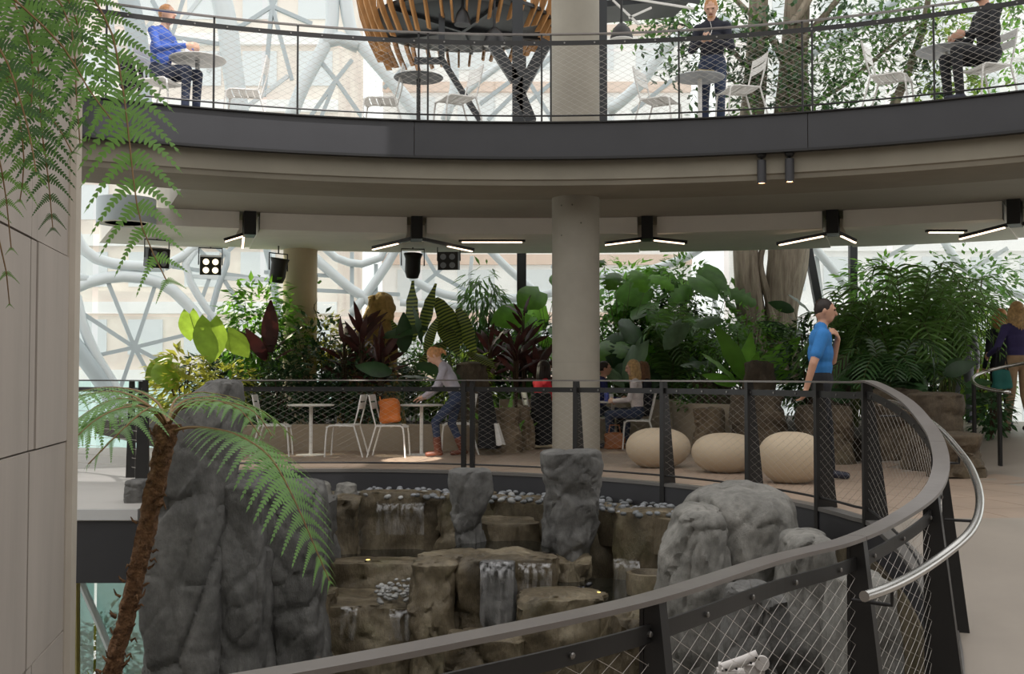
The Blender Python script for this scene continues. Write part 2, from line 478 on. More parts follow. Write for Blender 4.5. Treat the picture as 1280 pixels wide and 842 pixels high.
# ================================================================== left board-marked concrete wall
wd = Vector((-.19, 1, 0)).normalized()                       # runs away from the camera
wn = Vector((wd.y, -wd.x, 0))                                # faces right
pe = at(83, 500, 5.4)                                        # its far right edge
def wall_pt(t, z, n=0): return Vector((pe.x, pe.y, 0)) + wd * t + wn * n + Vector((0, 0, z))
wl = thing('wall_left', 'board-marked concrete wall with open panel joints', None); wl['kind'] = 'structure'
MB().add([wall_pt(a, z, n) for z in (-3, 7) for (a, n) in ((-4.5, -.03), (-.03, -.03), (-.03, -.5), (-4.5, -.5))],
         [(0, 1, 5, 4), (1, 2, 6, 5), (2, 3, 7, 6), (3, 0, 4, 7), (4, 5, 6, 7), (3, 2, 1, 0)]).build('wall_core', mat('joint_dark', (.20, .175, .155), .8), wl)
def tpx(x):                                                  # wall position of pixel column x
    d = ray(x, 500); a = np.array([[d.x, -wd.x], [d.y, -wd.y]]); s = np.linalg.solve(a, np.array([pe.x - CAM.x, pe.y - CAM.y])); return s[1]
tj = tpx(37)
cols = [(-4.4, tj - 1.25), (tj - 1.24, tj - .006), (tj + .006, tj + .10), (tj + .108, 0.0)]
zr = [-3.0]
for yy, xx in ((812, 61), (556, 66), (309, 60)):
    d = ray(xx, yy); t = tpx(xx); q = wall_pt(t, 0); zr.append(CAM.z + d.z * (q.y / d.y))
zr += [zr[-1] + 1.25, zr[-1] + 2.5, 7.0]
for (a, b) in cols:
    for z0, z1 in zip(zr[:-1], zr[1:]):
        n0 = random.uniform(-.004, .004)
        MB().add([wall_pt(t, z, n) for z in (z0 + .004, z1 - .004) for (t, n) in ((a, n0), (b, n0), (b, -.03), (a, -.03))],
                 [(0, 1, 5, 4), (1, 2, 6, 5), (2, 3, 7, 6), (3, 0, 4, 7), (4, 5, 6, 7), (3, 2, 1, 0)]).build('concrete_panel', CONC_WALL, wl)
# end strip of the wall, slightly proud and paler
e = [wall_pt(t, 0, n) for (t, n) in ((.0, .006), (.012, .03), (.14, .03), (.14, -.5), (0, -.5))]
MB().add([p + Vector((0, 0, z)) for z in (-3, 7) for p in e], [(i, (i + 1) % 5, (i + 1) % 5 + 5, i + 5) for i in range(5)] + [(4, 3, 2, 1, 0), (5, 6, 7, 8, 9)]).build('wall_end', mat('pale_edge', (.52, .46, .39), .7, var=.06, scale=3), wl)

# the gallery goes on round behind the viewer; unseen wall added to cut frontal light
struct('floor_gallery_rear', sector(RU, 15.5, 22, -202, ZU - .735, ZU, 3), CONC_SOFF, label='rear half of the round upper gallery')
A_ = arc(15.5, 20, -200, 0, 4)
mbk = MB(); nk = len(A_)
mbk.add([Vector((p.x, p.y, z)) for p in A_ for z in (-3.0, 9.0)], [(2 * i, 2 * i + 1, 2 * i + 3, 2 * i + 2) for i in range(nk - 1)])
struct('wall_back', mbk, CONC, label='unseen concrete wall added behind the viewer to cut frontal light')
# ================================================================== guard rails
def cable_mesh(path, u0, u1, zlo, zhi, dw=.128, dh=.068, r=.0016):
    mb = MB(); H = zhi - zlo; run = H / dh * dw
    for sgn in (1, -1):
        k = math.floor((u0 - run) / dw) - 1
        while k * dw < u1 + run:
            s0 = k * dw
            a, b = (0.0, 1.0)
            # position along: u = s0 + sgn*run*t
            ts = []
            n = 7
            lo, hi = 0.0, 1.0
            if sgn > 0: lo = max(0, (u0 - s0) / run); hi = min(1, (u1 - s0) / run)
            else: lo = max(0, (s0 - u1) / run); hi = min(1, (s0 - u0) / run)
            if hi - lo > .02:
                pts = []
                for j in range(n + 1):
                    t = lo + (hi - lo) * j / n
                    pts.append(path.ev(s0 + sgn * run * t, 0, zlo + H * t))
                mb.tube(pts, r, 3, False)
            k += 1
    return mb
def railing(name, label, path, posts, u0, u1, pair=(), slim=False, bolt=.36, mesh_r=.0016):
    t = thing(name, label, 'railing', path.ev(u0, 0, -RH))
    off = Vector(t.location)
    def bp(mb, nm, m, par=None, **k):
        mb.v = [tuple(Vector(q) - off) for q in mb.v]; o = mb.build(nm, m, par or t, **k); return o
    W = .085 if not slim else .05
    # top rail in lengths with fine joints at posts
    js = [u0] + [x for i, x in enumerate(sorted(posts)) if i % 2 == 1 and u0 + .6 < x < u1 - .6] + [u1]
    for a, b in zip(js[:-1], js[1:]):
        bp(path.sweep([(-W / 2, 0), (W / 2, 0), (W / 2, -.016), (-W / 2, -.016)], a + .002, b - .002, MB()), 'top_rail', RAIL)
    mid = bp(path.sweep([(-.006, -.085), (.006, -.085), (.006, -.14), (-.006, -.14)], u0, u1, MB()), 'mid_rail', STEEL)
    mbb = MB(); u = u0 + .2; k = 0
    while u < u1 - .1:
        p = path.ev(u, 0, -.112); tt, nn = path.frame(u)
        M = Matrix((tt, Vector((0, 0, 1)), nn)).transposed()
        bm = MB().lathe([(.010, -.014), (.010, .014), (.006, .017), (.0, .017)], p, 8, M)
        bp(bm, 'bolt', BOLT, mid); bm = None
        o = mid.children[-1] if False else None
        u += bolt
    bot = bp(MB().tube([path.ev(x, 0, -RH + .09) for x in np.arange(u0, u1, .08)], .011, 6), 'bottom_rail', STEEL)
    cm = bp(cable_mesh(path, u0, u1, -RH + .09, -.125, r=mesh_r), 'cable_mesh', WIRE); tag(cm, kind='stuff')
    for x in posts:
        tt, nn = path.frame(x); mb = MB(); q = path.ev(x)
        if slim or x in pair:
            for d in ((-.055, .055) if x in pair else (0,)):
                c = path.ev(x, 0, 0) + tt * d
                mb.bar(c + Vector((0, 0, -.016)), c + Vector((0, 0, -RH - (.38 if slim else .18))), .022 if slim else .05, .022 if slim else .05, nn)
        else:
            for (n0, n1, w) in ((0.0, 0.0, .042),):
                v = []
                for z, na, nb in ((-.017, -.02, .035), (-RH - .02, -.02, .16), (-RH - .17, -.02, .16)):
                    for (n, s) in ((na, -1), (nb, -1), (nb, 1), (na, 1)): v.append(q + nn * n + tt * s * w / 2 + Vector((0, 0, z)))
                ff = []
                for a in (0, 1):
                    for j in range(4): ff.append((a * 4 + j, a * 4 + (j + 1) % 4, a * 4 + 4 + (j + 1) % 4, a * 4 + 4 + j))
                ff += [(3, 2, 1, 0), (8, 9, 10, 11)]
                mb.add(v, ff)
                # flange plate on the basin side
                mb.bar(q + nn * -.028 + Vector((0, 0, -.017)), q + nn * -.028 + Vector((0, 0, -RH - .2)), .045, .014, nn, w2=.06)
            mb.f = [tuple(reversed(g)) for g in mb.f]
        bp(mb, 'post', STEEL)
    return t, bp
far_hi = U_RAMP0 + .3
posts = [RING.u_at_px(x, 0, far_hi) for x in (292, 583, 719, 829, 934, 1023, 1083)]
U_EXT = RING.s[int(np.argmax([proj(p)[0] if p.y > 3 else 0 for p in RING.p]))]
near_lo = U_EXT
posts += [RING.u_at_px(1186, U_EXT - .6, U_EXT + .3) - .55, RING.u_at_px(1163, near_lo), U_RAMP1 - .12, RING.u_at_px(812, near_lo), RING.u_at_px(812, near_lo) + 1.5]
GR, grbp = railing('guard_railing', 'dark steel guard railing with cable mesh curving round the rock basin', RING, posts, posts[0], RING.s[-1] - .2, pair=(posts[1],), mesh_r=.0009)
# handrail of stainless tube on the ramp
hu = np.arange(U_RAMP0 - .2, U_RAMP1 + .26, .08)
hp = [RING.ev(x, .185, -.17) for x in hu]
hr = grbp(MB().tube(hp, .0215, 14), 'handrail', INOX, smooth=True, sharp=50)
for x in (U_RAMP0 + .25, (U_RAMP0 + U_RAMP1) / 2 - .55, (U_RAMP0 + U_RAMP1) / 2 + .75, U_RAMP1 - .02):
    a = RING.ev(x, .185, -.19); b = RING.ev(x, .185, -.245); c = RING.ev(x, .02, -.245)
    br = grbp(MB().tube([a, b + Vector((0, 0, .02)), b, RING.ev(x, .165, -.245), c], .008, 8), 'bracket', STEEL, hr)
# upper gallery railing
uposts = [UP.u_at_px(x) for x in (139, 262, 367, 524, 686, 844, 1005, 1172)]
uposts += [UP.u_at_px(1172) + 1.6, UP.u_at_px(139) - 1.4]
railing('gallery_railing', 'slim dark railing with cable mesh along the upper gallery edge', UP, uposts, UP.u_at_px(139) - 2.5, UP.u_at_px(1172) + 3.4, pair=(uposts[3], uposts[4], uposts[6]), slim=True, mesh_r=.0016)
# railing on the side landing, seen past the wall
sl = Path(catmull([at(60, 480, 13.2).xy.to_3d() + Vector((0, 0, RH)), at(110, 480, 13.0).xy.to_3d() + Vector((0, 0, RH)), at(166, 480, 12.4).xy.to_3d() + Vector((0, 0, RH)), at(182, 480, 11.6).xy.to_3d() + Vector((0, 0, RH))], .06))
t = thing('landing_railing', 'dark railing with wire infill beside the tall grey rock', 'railing', sl.ev(0, 0, -RH)); off = Vector(t.location)
def bp(mb, nm, m, par=None):
    mb.v = [tuple(Vector(q) - off) for q in mb.v]; return mb.build(nm, m, par or t)
bp(sl.sweep([(-.03, 0), (.03, 0), (.03, -.016), (-.03, -.016)]), 'top_rail', STEEL)
bp(sl.sweep([(-.005, -.085), (.005, -.085), (.005, -.14), (-.005, -.14)]), 'mid_rail', STEEL)
for h in np.arange(.12, .92, .1): bp(MB().tube([sl.ev(x, 0, -RH + h) for x in np.arange(0, sl.s[-1], .15)], .003, 4), 'infill_wire', WIRE)
for x in (.35, sl.s[-1] * .62, sl.s[-1] * .82, sl.s[-1] - .02):
    p = sl.ev(x); bp(MB().bar(p + Vector((0, 0, -.016)), p + Vector((0, 0, -RH)), .05, .05, h2=.10), 'post', STEEL)

# ================================================================== slot lamps under the ceiling
def slot_lamp(a, arms, label):
    r = RP + .12
    p = UC + Vector((r * math.cos(math.radians(a)), r * math.sin(math.radians(a)), ZU - .622))
    t = thing('slot_lamp', label, 'lamp', p, math.radians(a) - PI / 2, 'black lamps with glowing bars under the ceiling')
    MB().box((0, 0, -.17), (.17, .42, .34)).build('housing', BLACK, t)
    for (dx, dy, z1, l0, l1) in arms:
        A = Vector((0.07 * (1 if dx > 0 else -1), .12, -.30)); B = Vector((dx, dy, z1))
        arm = MB().bar(A, B, .05, .05).build('arm', BLACK, t)
        d = B - A
        nrm = Vector((0, 0, -1))
        MB().bar(A + d * l0 + Vector((0, -.012, -.03)), A + d * l1 + Vector((0, -.012, -.03)), .032, .018).build('light_bar', LED, arm)
    return t
slot_lamp(GA[0], [(-.35, .1, -.40, .05, .95), (-.05, .7, -.42, .1, .95)], 'black slot lamp with two short glowing bars above the leafy left bed')
slot_lamp(GA[1], [(-.66, .9, -.36, .35, 1.0), (.95, 1.0, -.36, .5, .97)], 'black slot lamp whose glowing bars flank the black stage lights')
slot_lamp(GA[2], [(-.62, -.2, -.40, .08, 1.0), (.60, .1, -.37, .05, .92)], 'black slot lamp with two glowing bars beside the concrete column')
slot_lamp(GA[3], [(-.85, .5, -.38, .1, .95), (.30, .35, -.40, .15, 1.0)], 'black slot lamp with glowing bars above the ficus trunks')
slot_lamp(GA[4], [(-.75, .3, -.42, .1, 1.0), (.6, .3, -.4, .1, 1.0)], 'black slot lamp with a long glowing bar above the palm')
# single bars lying between the lamps
for (x, y, Y, L, lab) in ((615, 305, 17.6, .95, 'thin glowing light bar under the ceiling left of the column'), (1183, 303, 16.4, .5, 'thin glowing light bar under the ceiling above the palm')):
    p = at(x, y, Y); p.z = ZP0 - .03
    q = thing('light_bar', lab, 'lamp', p)
    MB().box((0, 0, .012), (L + .1, .07, .03)).build('channel', BLACK, q)
    MB().box((0, 0, -.012), (L, .05, .016)).build('diffuser', LED, q)
# two cylinder downlights under the fascia
for x, lab in ((949, 'grey cylinder downlight under the fascia, the one nearer the column'), (982, 'grey cylinder downlight under the fascia, the one farther from the column')):
    uu = UP.u_at_px(x); p = UP.ev(uu, .03, 0); p.z = ZU - .44
    t = thing('downlight', lab, 'lamp', p)
    MB().lathe([(.0, 0), (.055, 0), (.055, -.012), (.04, -.04), (.014, -.05), (.014, -.075)], n=16).build('mount', BLACK, t, smooth=True)
    MB().lathe([(.0, -.07), (.052, -.07), (.052, -.34), (.044, -.34), (.044, -.33), (0, -.33)], n=20).build('barrel', FASC, t, smooth=True, sharp=40)
    MB().lathe([(.0, -.332), (.043, -.332)], n=16).build('lens', emit('warm_lens', (1, .75, .5), 2.5), t)
# sprinkler under the beam
p = at(723, 207, 13.6); p.z = ZU - .62
q = tag(MB().lathe([(.05, .07), (.05, .05), (.02, .045), (.012, .01), (.03, 0), (0, -.004)], p, 12).build('sprinkler', WHITE, None, True), 'small white sprinkler head under the concrete beam', 'sprinkler')

# ================================================================== glass facade
RF = 21.5
def fpt(x, y, dr=0.0):           # pixel ray meets the curved glass wall
    d = ray(x, y); lo, hi = 1.0, 80.0
    for _ in range(50):
        m = (lo + hi) / 2; q = CAM + d * m - UC; q.z = 0
        if q.length < RF + dr: lo = m
        else: hi = m
    return CAM + d * lo
fac = thing('window_1', 'curved glass wall of white steel frames', None); fac['kind'] = 'structure'
GL = glassmat('facade_glass')
zb = [-5.0, -.6, 2.4, 5.4, 8.4, 11.4]
aa = np.arange(150, 24, -9.0)
for a0, a1 in zip(aa[:-1], aa[1:]):
    for z0, z1 in zip(zb[:-1], zb[1:]):
        A = arc(RF + .12, a0 - .15, a1 + .15, 0, 3)
        mb = MB(); n = len(A)
        mb.add([Vector((p.x, p.y, z)) for p in A for z in (z0 + .03, z1 - .03)], [(2 * i, 2 * i + 2, 2 * i + 3, 2 * i + 1) for i in range(n - 1)])
        mb.build('pane', GL, fac)
def ftube(px, wpx, m=FRAME, dr=0.0, nm='frame_tube', smooth=True):
    pts = [fpt(x, y, dr) for x, y in px]
    pts = catmull(pts, .25) if len(pts) > 2 else pts
    d = sum(p.y for p in pts) / len(pts)
    MB().tube(pts, wpx * d / F / 2, 10).build(nm, m, fac, smooth=smooth)
# big rounded frames low on the left
for px, w, m in [
    ([(60, 400), (84, 368), (112, 352), (155, 345), (200, 353), (232, 378), (258, 415), (282, 475), (290, 520)], 15, FRAME),
    ([(84, 362), (96, 372), (102, 400), (118, 440), (142, 480), (160, 520)], 13, FRAME),
    ([(70, 405), (100, 440), (128, 478), (150, 520)], 22, FRAME2),
    ([(92, 200), (90, 262), (97, 300), (120, 323), (160, 332), (205, 333)], 14, FRAME),
    ([(205, 333), (232, 318), (252, 302), (262, 270)], 12, FRAME),
    ([(60, 330), (90, 345), (112, 352)], 14, FRAME),
    ([(245, 310), (232, 330), (238, 352), (258, 385), (285, 420), (310, 470)], 10, FRAME),
    ([(262, 300), (285, 318), (272, 360), (262, 400), (258, 440)], 8, FRAME2),
    ([(330, 300), (338, 330), (345, 375), (350, 420)], 9, FRAME2),
    ([(370, 300), (402, 330), (440, 362), (466, 380), (480, 420)], 13, FRAME),
    ([(398, 300), (420, 322), (452, 330), (476, 322), (486, 300)], 10, FRAME),
    ([(500, 300), (484, 330), (462, 362), (440, 392)], 12, FRAME),
    ([(506, 300), (505, 330), (520, 352), (556, 368), (600, 373), (650, 372), (690, 366)], 11, FRAME),
    ([(500, 378), (560, 382), (620, 382), (680, 380)], 9, FRAME),
    ([(600, 300), (640, 340), (680, 372)], 10, FRAME),
    ([(690, 330), (740, 345), (800, 340), (860, 320), (900, 290)], 11, FRAME),
    ([(1010, 300), (1040, 335), (1075, 380), (1110, 440)], 11, FRAME),
    ([(1180, 300), (1200, 330), (1250, 360), (1300, 372)], 11, FRAME),
    # frames further round to the left, hidden from here by the concrete wall
    ([(-60, 150), (-20, 260), (20, 330), (60, 365)], 15, FRAME), ([(-260, 250), (-180, 330), (-90, 350), (0, 340), (60, 330)], 15, FRAME), ([(-220, 560), (-200, 440), (-140, 370), (-60, 380), (0, 430), (30, 520)], 15, FRAME), ([(-200, 0), (-120, 90), (-40, 150), (60, 170)], 15, FRAME), ([(20, -40), (0, 60), (-40, 150), (-120, 230), (-200, 260)], 15, FRAME),
    # upper storey
    ([(150, -40), (168, 30), (176, 90), (176, 150)], 26, FRAME2),
    ([(128, -40), (140, 40), (140, 140)], 7, FRAME),
    ([(262, -60), (282, 20), (290, 80), (300, 150)], 26, FRAME),
    ([(416, -60), (416, 0), (414, 38), (404, 60), (380, 105), (362, 150)], 17, FRAME),
    ([(420, -60), (432, 0), (438, 35), (456, 62), (482, 92), (512, 130), (530, 160)], 17, FRAME),
    ([(404, 52), (425, 48), (448, 58)], 18, FRAME),
    ([(565, 60), (568, 110), (556, 150)], 12, FRAME),
    ([(690, 30), (650, 62), (600, 100), (560, 135)], 9, FRAME),
    ([(760, 140), (800, 105), (830, 60), (860, 40)], 15, FRAME),
    ([(1010, 70), (1060, 40), (1120, 0), (1160, -40)], 11, FRAME2),
    ([(900, 20), (950, 60), (1000, 75)], 10, FRAME2),
]:
    ftube(px, w, m)
# flat mullions meeting in stars inside the frames
def mull(a, b, w=6, m=FRAME2):
    A, B = fpt(*a, .05), fpt(*b, .05); d = (A.y + B.y) / 2
    MB().bar(A, B, w * d / F, .08, (0, 0, 1)).build('mullion', m, fac)
for s, ends in [((168, 434), ((134, 350), (196, 350), (104, 392), (112, 446), (150, 486), (196, 486), (246, 415), (236, 470))),
                ((340, 8), ((290, 40), (330, 120), (365, 100), (390, 30), (330, -40), (365, -40))),
                ((215, 45), ((190, 0), (235, -20), (170, 95), (250, 110))),
                ((268, 330), ((235, 300), (300, 300), (250, 380), (305, 390))),
                ((545, 342), ((520, 300), (590, 300), (600, 372), (510, 372))),
                ((660, 100), ((620, 40), (700, 60), (610, 150), (690, 150))),
                ((420, 100), ((395, 70), (440, 75), (385, 150), (455, 150), (400, 150)))]:
    for e in ends: mull(s, e)
for a, b, w in [((100, 120), (150, 60), 8), ((165, 60), (195, 20), 6), ((225, 30), (265, -20), 7), ((300, 30), (260, 90), 6), ((205, 45), (275, 55), 4), ((480, 110), (510, 80), 5), ((120, 100), (90, 70), 5),
                ((215, 333), (350, 352), 5), ((385, 362), (500, 368), 5), ((440, 315), (440, 400), 4), ((330, 340), (420, 345), 4), ((235, 345), (330, 350), 7), ((640, 145), (700, 95), 4), ((790, 140), (840, 100), 5), ((600, 130), (640, 100), 5),
                ((300, 140), (360, 95), 6), ((1090, 330), (1150, 300), 6), ((1200, 345), (1260, 310), 6), ((1020, 320), (1030, 400), 6), ((880, 330), (900, 400), 6), ((470, 330), (470, 400), 5), ((590, 320), (585, 372), 6)]:
    mull(a, b, w, FRAME if w > 5 else FRAME2)

# ================================================================== outside: street ground and neighbouring buildings
mb = MB().box((0, 60, -5.2), (300, 300, .2)); struct('ground_outside', mb, mat('pale_paving', (.68, .66, .62), .9), label='pale street paving outside the glass')
def block(name, label, x0, x1, y, z0, z1, m, bands, mb_, wm, colw=2.4):
    t = thing(name, label, 'building', ((x0 + x1) / 2, y, z0)); w = x1 - x0
    MB().box((0, 4, (z1 - z0) / 2), (w, 8, z1 - z0)).build('wall', m, t)
    z = 1.0; k = 0
    while z + 1.8 < z1 - z0:
        MB().box((0, -.10, z + 2.25), (w, .28, .5)).build('floor_band', mb_, t)
        x = -w / 2 + .7
        while x + colw * .6 < w / 2:
            if random.random() < .8: MB().box((x + colw * .33, -.03, z + 1.0), (colw * .62, .10, 1.5)).build('window', wm, t)
            x += colw
        z += 2.9; k += 1
    return t
TAN = mat('tan_brick', (.93, .80, .72), .9, var=.15, scale=.4)
PALEB = mat('pale_render', (.95, .94, .93), .9, var=.05, scale=.4)
WIN = mat('far_window', (.74, .77, .79), .25)
MINT = mat('mint_hoarding', (.70, .93, .88), .7, var=.12, scale=.5)
BRB = mat('brown_band', (.78, .60, .50), .8)
block('brick_building', 'tan brick building with pale floor bands beyond the glass', -22, -7.5, 48, -5, 24, TAN, 0, PALEB, WIN)
block('pale_building', 'pale rendered building with brown floor bands beyond the glass', -6.5, 9, 56, -5, 26, PALEB, 0, BRB, WIN, 3.0)
block('white_building', 'white building with grey windows behind the palms', 11, 34, 50, -5, 22, PALEB, 0, PALEB, WIN, 2.2)
h = thing('hoarding', 'mint green construction hoarding along the street', 'hoarding', (-13, 36, -5))
for i in range(9): MB().box((-8 + i * 2.0, 0, 3.0), (1.96, .12, 6.0)).build('hoarding_panel', MINT, h)

# glazing of the storey below, seen under the side landing
t = thing('window_2', 'teal glazing with a slanted white frame on the storey below', None); t['kind'] = 'structure'
TEAL = glassmat('teal_glass', (.62, .82, .80), .12, .35)
a, b = at(60, 700, 14.5), at(180, 700, 14.5)
for x0, x1 in ((a.x, (a.x + b.x) / 2 - .02), ((a.x + b.x) / 2 + .02, b.x + .6)):
    MB().box(((x0 + x1) / 2, 14.5, -2.6), (x1 - x0, .02, 4.6)).build('pane', TEAL, t)
MB().tube([at(100, 725, 14.4), at(120, 770, 14.4), at(150, 842, 14.4), at(165, 880, 14.4)], .05, 8).build('frame_tube', FRAME, t)
MB().tube([at(97, 715, 12.6), at(97, 900, 12.6)], .03, 8).build('mullion', mat('brass_pole', (.42, .36, .10), .5), t)
# ================================================================== rock basin
def rockmat(name, c1, c2, c3, rough, mossy=0.0, sc=2.2):
    m, N, L, P = _mat(name)
    tc = N.new('ShaderNodeTexCoord')
    n1 = N.new('ShaderNodeTexNoise'); n1.inputs['Scale'].default_value = sc; n1.inputs['Detail'].default_value = 8; n1.inputs['Roughness'].default_value = .65
    n2 = N.new('ShaderNodeTexNoise'); n2.inputs['Scale'].default_value = sc * 9; n2.inputs['Detail'].default_value = 6
    mp = N.new('ShaderNodeMapping'); mp.inputs['Scale'].default_value = (1, 1, .45)
    L.new(tc.outputs['Object'], mp.inputs[0]); L.new(mp.outputs[0], n1.inputs['Vector']); L.new(tc.outputs['Object'], n2.inputs['Vector'])
    r = N.new('ShaderNodeValToRGB'); e = r.color_ramp.elements
    e[0].position = .3; e[0].color = (*c1, 1); e[1].position = .72; e[1].color = (*c3, 1)
    k = e.new(.5); k.color = (*c2, 1)
    L.new(n1.outputs[0], r.inputs[0])
    mx = N.new('ShaderNodeMix'); mx.data_type = 'RGBA'; mx.blend_type = 'OVERLAY'; mx.inputs[0].default_value = .45
    L.new(r.outputs[0], mx.inputs[6]); L.new(n2.outputs[0], mx.inputs[7])
    out = mx.outputs[2]
    if mossy:
        n3 = N.new('ShaderNodeTexNoise'); n3.inputs['Scale'].default_value = 1.7; n3.inputs['Detail'].default_value = 5
        L.new(tc.outputs['Object'], n3.inputs['Vector'])
        rr = N.new('ShaderNodeMapRange'); rr.inputs[1].default_value = .56; rr.inputs[2].default_value = .72; rr.inputs[4].default_value = mossy
        L.new(n3.outputs[0], rr.inputs[0])
        m2 = N.new('ShaderNodeMix'); m2.data_type = 'RGBA'; m2.inputs[7].default_value = (.055, .06, .012, 1)
        L.new(rr.outputs[0], m2.inputs[0]); L.new(out, m2.inputs[6]); out = m2.outputs[2]
    L.new(out, P.inputs['Base Color'])
    rg = N.new('ShaderNodeMapRange'); rg.inputs[3].default_value = rough * .6; rg.inputs[4].default_value = min(1, rough * 1.4)
    L.new(n1.outputs[0], rg.inputs[0]); L.new(rg.outputs[0], P.inputs['Roughness'])
    b = N.new('ShaderNodeBump'); b.inputs['Strength'].default_value = .8; b.inputs['Distance'].default_value = .045
    n4 = N.new('ShaderNodeTexNoise'); n4.inputs['Scale'].default_value = sc * 3.5; n4.inputs['Detail'].default_value = 10; n4.inputs['Roughness'].default_value = .72
    L.new(mp.outputs[0], n4.inputs['Vector'])
    L.new(n4.outputs[0], b.inputs['Height']); L.new(b.outputs[0], P.inputs['Normal'])
    MATS[name] = m
    return m
R_GREY = rockmat('grey_rock', (.085, .083, .080), (.15, .147, .140), (.25, .243, .228), .8)
R_PALE = rockmat('pale_rock', (.13, .125, .112), (.215, .208, .19), (.34, .325, .295), .8)
R_DARK = rockmat('dark_rock', (.060, .058, .055), (.115, .112, .106), (.20, .195, .185), .75)
R_WET = rockmat('wet_brown_rock', (.052, .040, .024), (.145, .115, .072), (.29, .245, .165), .32, mossy=.45)
R_TAN = rockmat('tan_stone', (.13, .095, .06), (.22, .165, .105), (.34, .265, .18), .85)
R_BROWN = rockmat('brown_stone', (.05, .037, .024), (.10, .075, .048), (.17, .13, .085), .85, mossy=.3)
def vor(p):
    d, pts = noise.voronoi(p)
    return d[1] - d[0], pts[0]
def rock_mb(secs, seed=0, amp=.08, boxy=3.2, n=56, rows=44, dome=.08, freq=1.0, crack=.5, capn=8, vs=.55, chis=26):
    """secs: (z, cx, cy, rx, ry) from the bottom up"""
    zs = [s[0] for s in secs]; A = np.array(secs, float)
    so = Vector((seed * 13.7, seed * 7.1, seed * 3.3))
    v = []; ring = []
    rg = random.Random(seed * 101 + 5); planes = []
    zrg = min(.6, .45 * (zs[-1] - zs[0] + dome))
    for _ in range(chis):
        a = rg.uniform(0, 2 * PI); zc = rg.uniform(zs[0], zs[-1] + dome); tl = rg.gauss(.12, .35)
        cx, cy, rx, ry = [np.interp(zc, zs, A[:, k]) for k in (1, 2, 3, 4)]
        c, s_ = math.cos(a), math.sin(a); ext = math.sqrt((rx * c) ** 2 + (ry * s_) ** 2) * 1.12
        nrm = Vector((c, s_, tl)).normalized(); planes.append((nrm, nrm.dot(Vector((cx, cy, zc))) + ext * rg.uniform(.80, .98) * math.sqrt(c * c + s_ * s_) / math.sqrt(1 + tl * tl), zc))
    for i in range(rows + capn):
        if i < rows:
            z = zs[0] + (zs[-1] - zs[0]) * i / (rows - 1); sc = 1.0; dz = 0
        else:
            t = (i - rows + 1) / capn; z = zs[-1]; sc = math.cos(t * PI / 2) ** .55 if t < 1 else .012; dz = dome * math.sin(t * PI / 2)
        cx, cy, rx, ry = [np.interp(z, zs, A[:, k]) for k in (1, 2, 3, 4)]
        for j in range(n):
            th = 2 * PI * j / n; c, s_ = math.cos(th), math.sin(th)
            rr = (abs(c) ** boxy + abs(s_) ** boxy) ** (-1 / boxy) * sc
            p = Vector((cx + c * rr * rx, cy + s_ * rr * ry, z + dz))
            for (nrm, off, zc) in planes:
                e_ = nrm.dot(p) - off
                if e_ > 0 and abs(p.z - zc) < zrg: p -= nrm * min(e_, .16 * min(rx, ry)) * (1 - (abs(p.z - zc) / zrg) ** 4)
            q = Vector((p.x, p.y, p.z * vs)) * freq + so
            e, cell = vor(q * 1.5)
            e2, cell2 = vor(Vector((p.x, p.y, p.z * .8)) * freq * 3.6 + so * 1.3)
            d = .55 * noise.noise(q * 1.3) + .22 * noise.noise(q * 3.1) + .16 * noise.noise(q * 8.0) + .10 * noise.noise(p * 19.0)
            d += 1.0 * noise.noise(cell * 3.17) - crack * max(0.0, 1 - e / .09) ** 1.5
            d += .45 * noise.noise(cell2 * 2.71) - .28 * max(0.0, 1 - e2 / .10)
            out = Vector((c, s_, 0)) * (1 if i < rows else sc) + Vector((0, 0, 1)) * (0 if i < rows else 1 - sc)
            v.append(p + out * d * amp)
    k = rows + capn
    f = [(i * n + j, i * n + (j + 1) % n, (i + 1) * n + (j + 1) % n, (i + 1) * n + j) for i in range(k - 1) for j in range(n)]
    f.append(tuple(range(n - 1, -1, -1))); f.append(tuple((k - 1) * n + j for j in range(n)))
    return MB().add(v, f)
def rsec(x0, x1, yt, yb, Y, dep, shape=((0, 1.0, 0), (1, 1.0, 0)), zb=None):
    """front face at distance Y spanning pixels x0..x1, yt..yb"""
    a, b = at(x0, yt, Y), at(x1, yt, Y); zt = a.z; z0 = at(x0, yb, Y).z if zb is None else zb
    cx = (a.x + b.x) / 2; rx = (b.x - a.x) / 2
    return [(z0 + (zt - z0) * h, cx + sh * rx, Y + dep / 2 * (1.0), rx * w, dep / 2 * (1 + (w - 1) * .5)) for (h, w, sh) in shape]
def rock(name, label, secs, m, cat='rock', parent=None, **k):
    c = Vector((secs[0][1], secs[0][2], secs[0][0]))
    mb = rock_mb(secs, **k); mb.v = [tuple(Vector(q) - c) for q in mb.v] if parent is None else mb.v
    o = mb.build(name, m, parent, smooth=True, sharp=48)
    if parent is None: o.location = c; tag(o, label, cat)
    return o

# enclosing wall of the basin, rim shelf and basin bed
ZB = -2.3
struct('wall_basin', RING.sweep([(-.03, -RH - .25), (.22, -RH - .25), (.22, -RH - 2.6), (-.03, -RH - 2.6)], step=3), R_WET, label='dark wet rock wall lining the basin under the walkway')
mb = MB(); A = [Vector((-2.2 + 4.7 * math.cos(math.radians(a)), 8.5 + 4.7 * math.sin(math.radians(a)), ZB)) for a in range(0, 125, 5)] + [Vector((-5.5, 9.0, ZB)), Vector((-5.5, 2.0, ZB)), Vector((-1.2, 2.2, ZB)), Vector((.8, 4.2, ZB)), Vector((2.0, 5.8, ZB))]
mb.add(A, [tuple(range(len(A)))]); struct('floor_basin', mb, R_WET, label='dark wet bed of the rock basin')
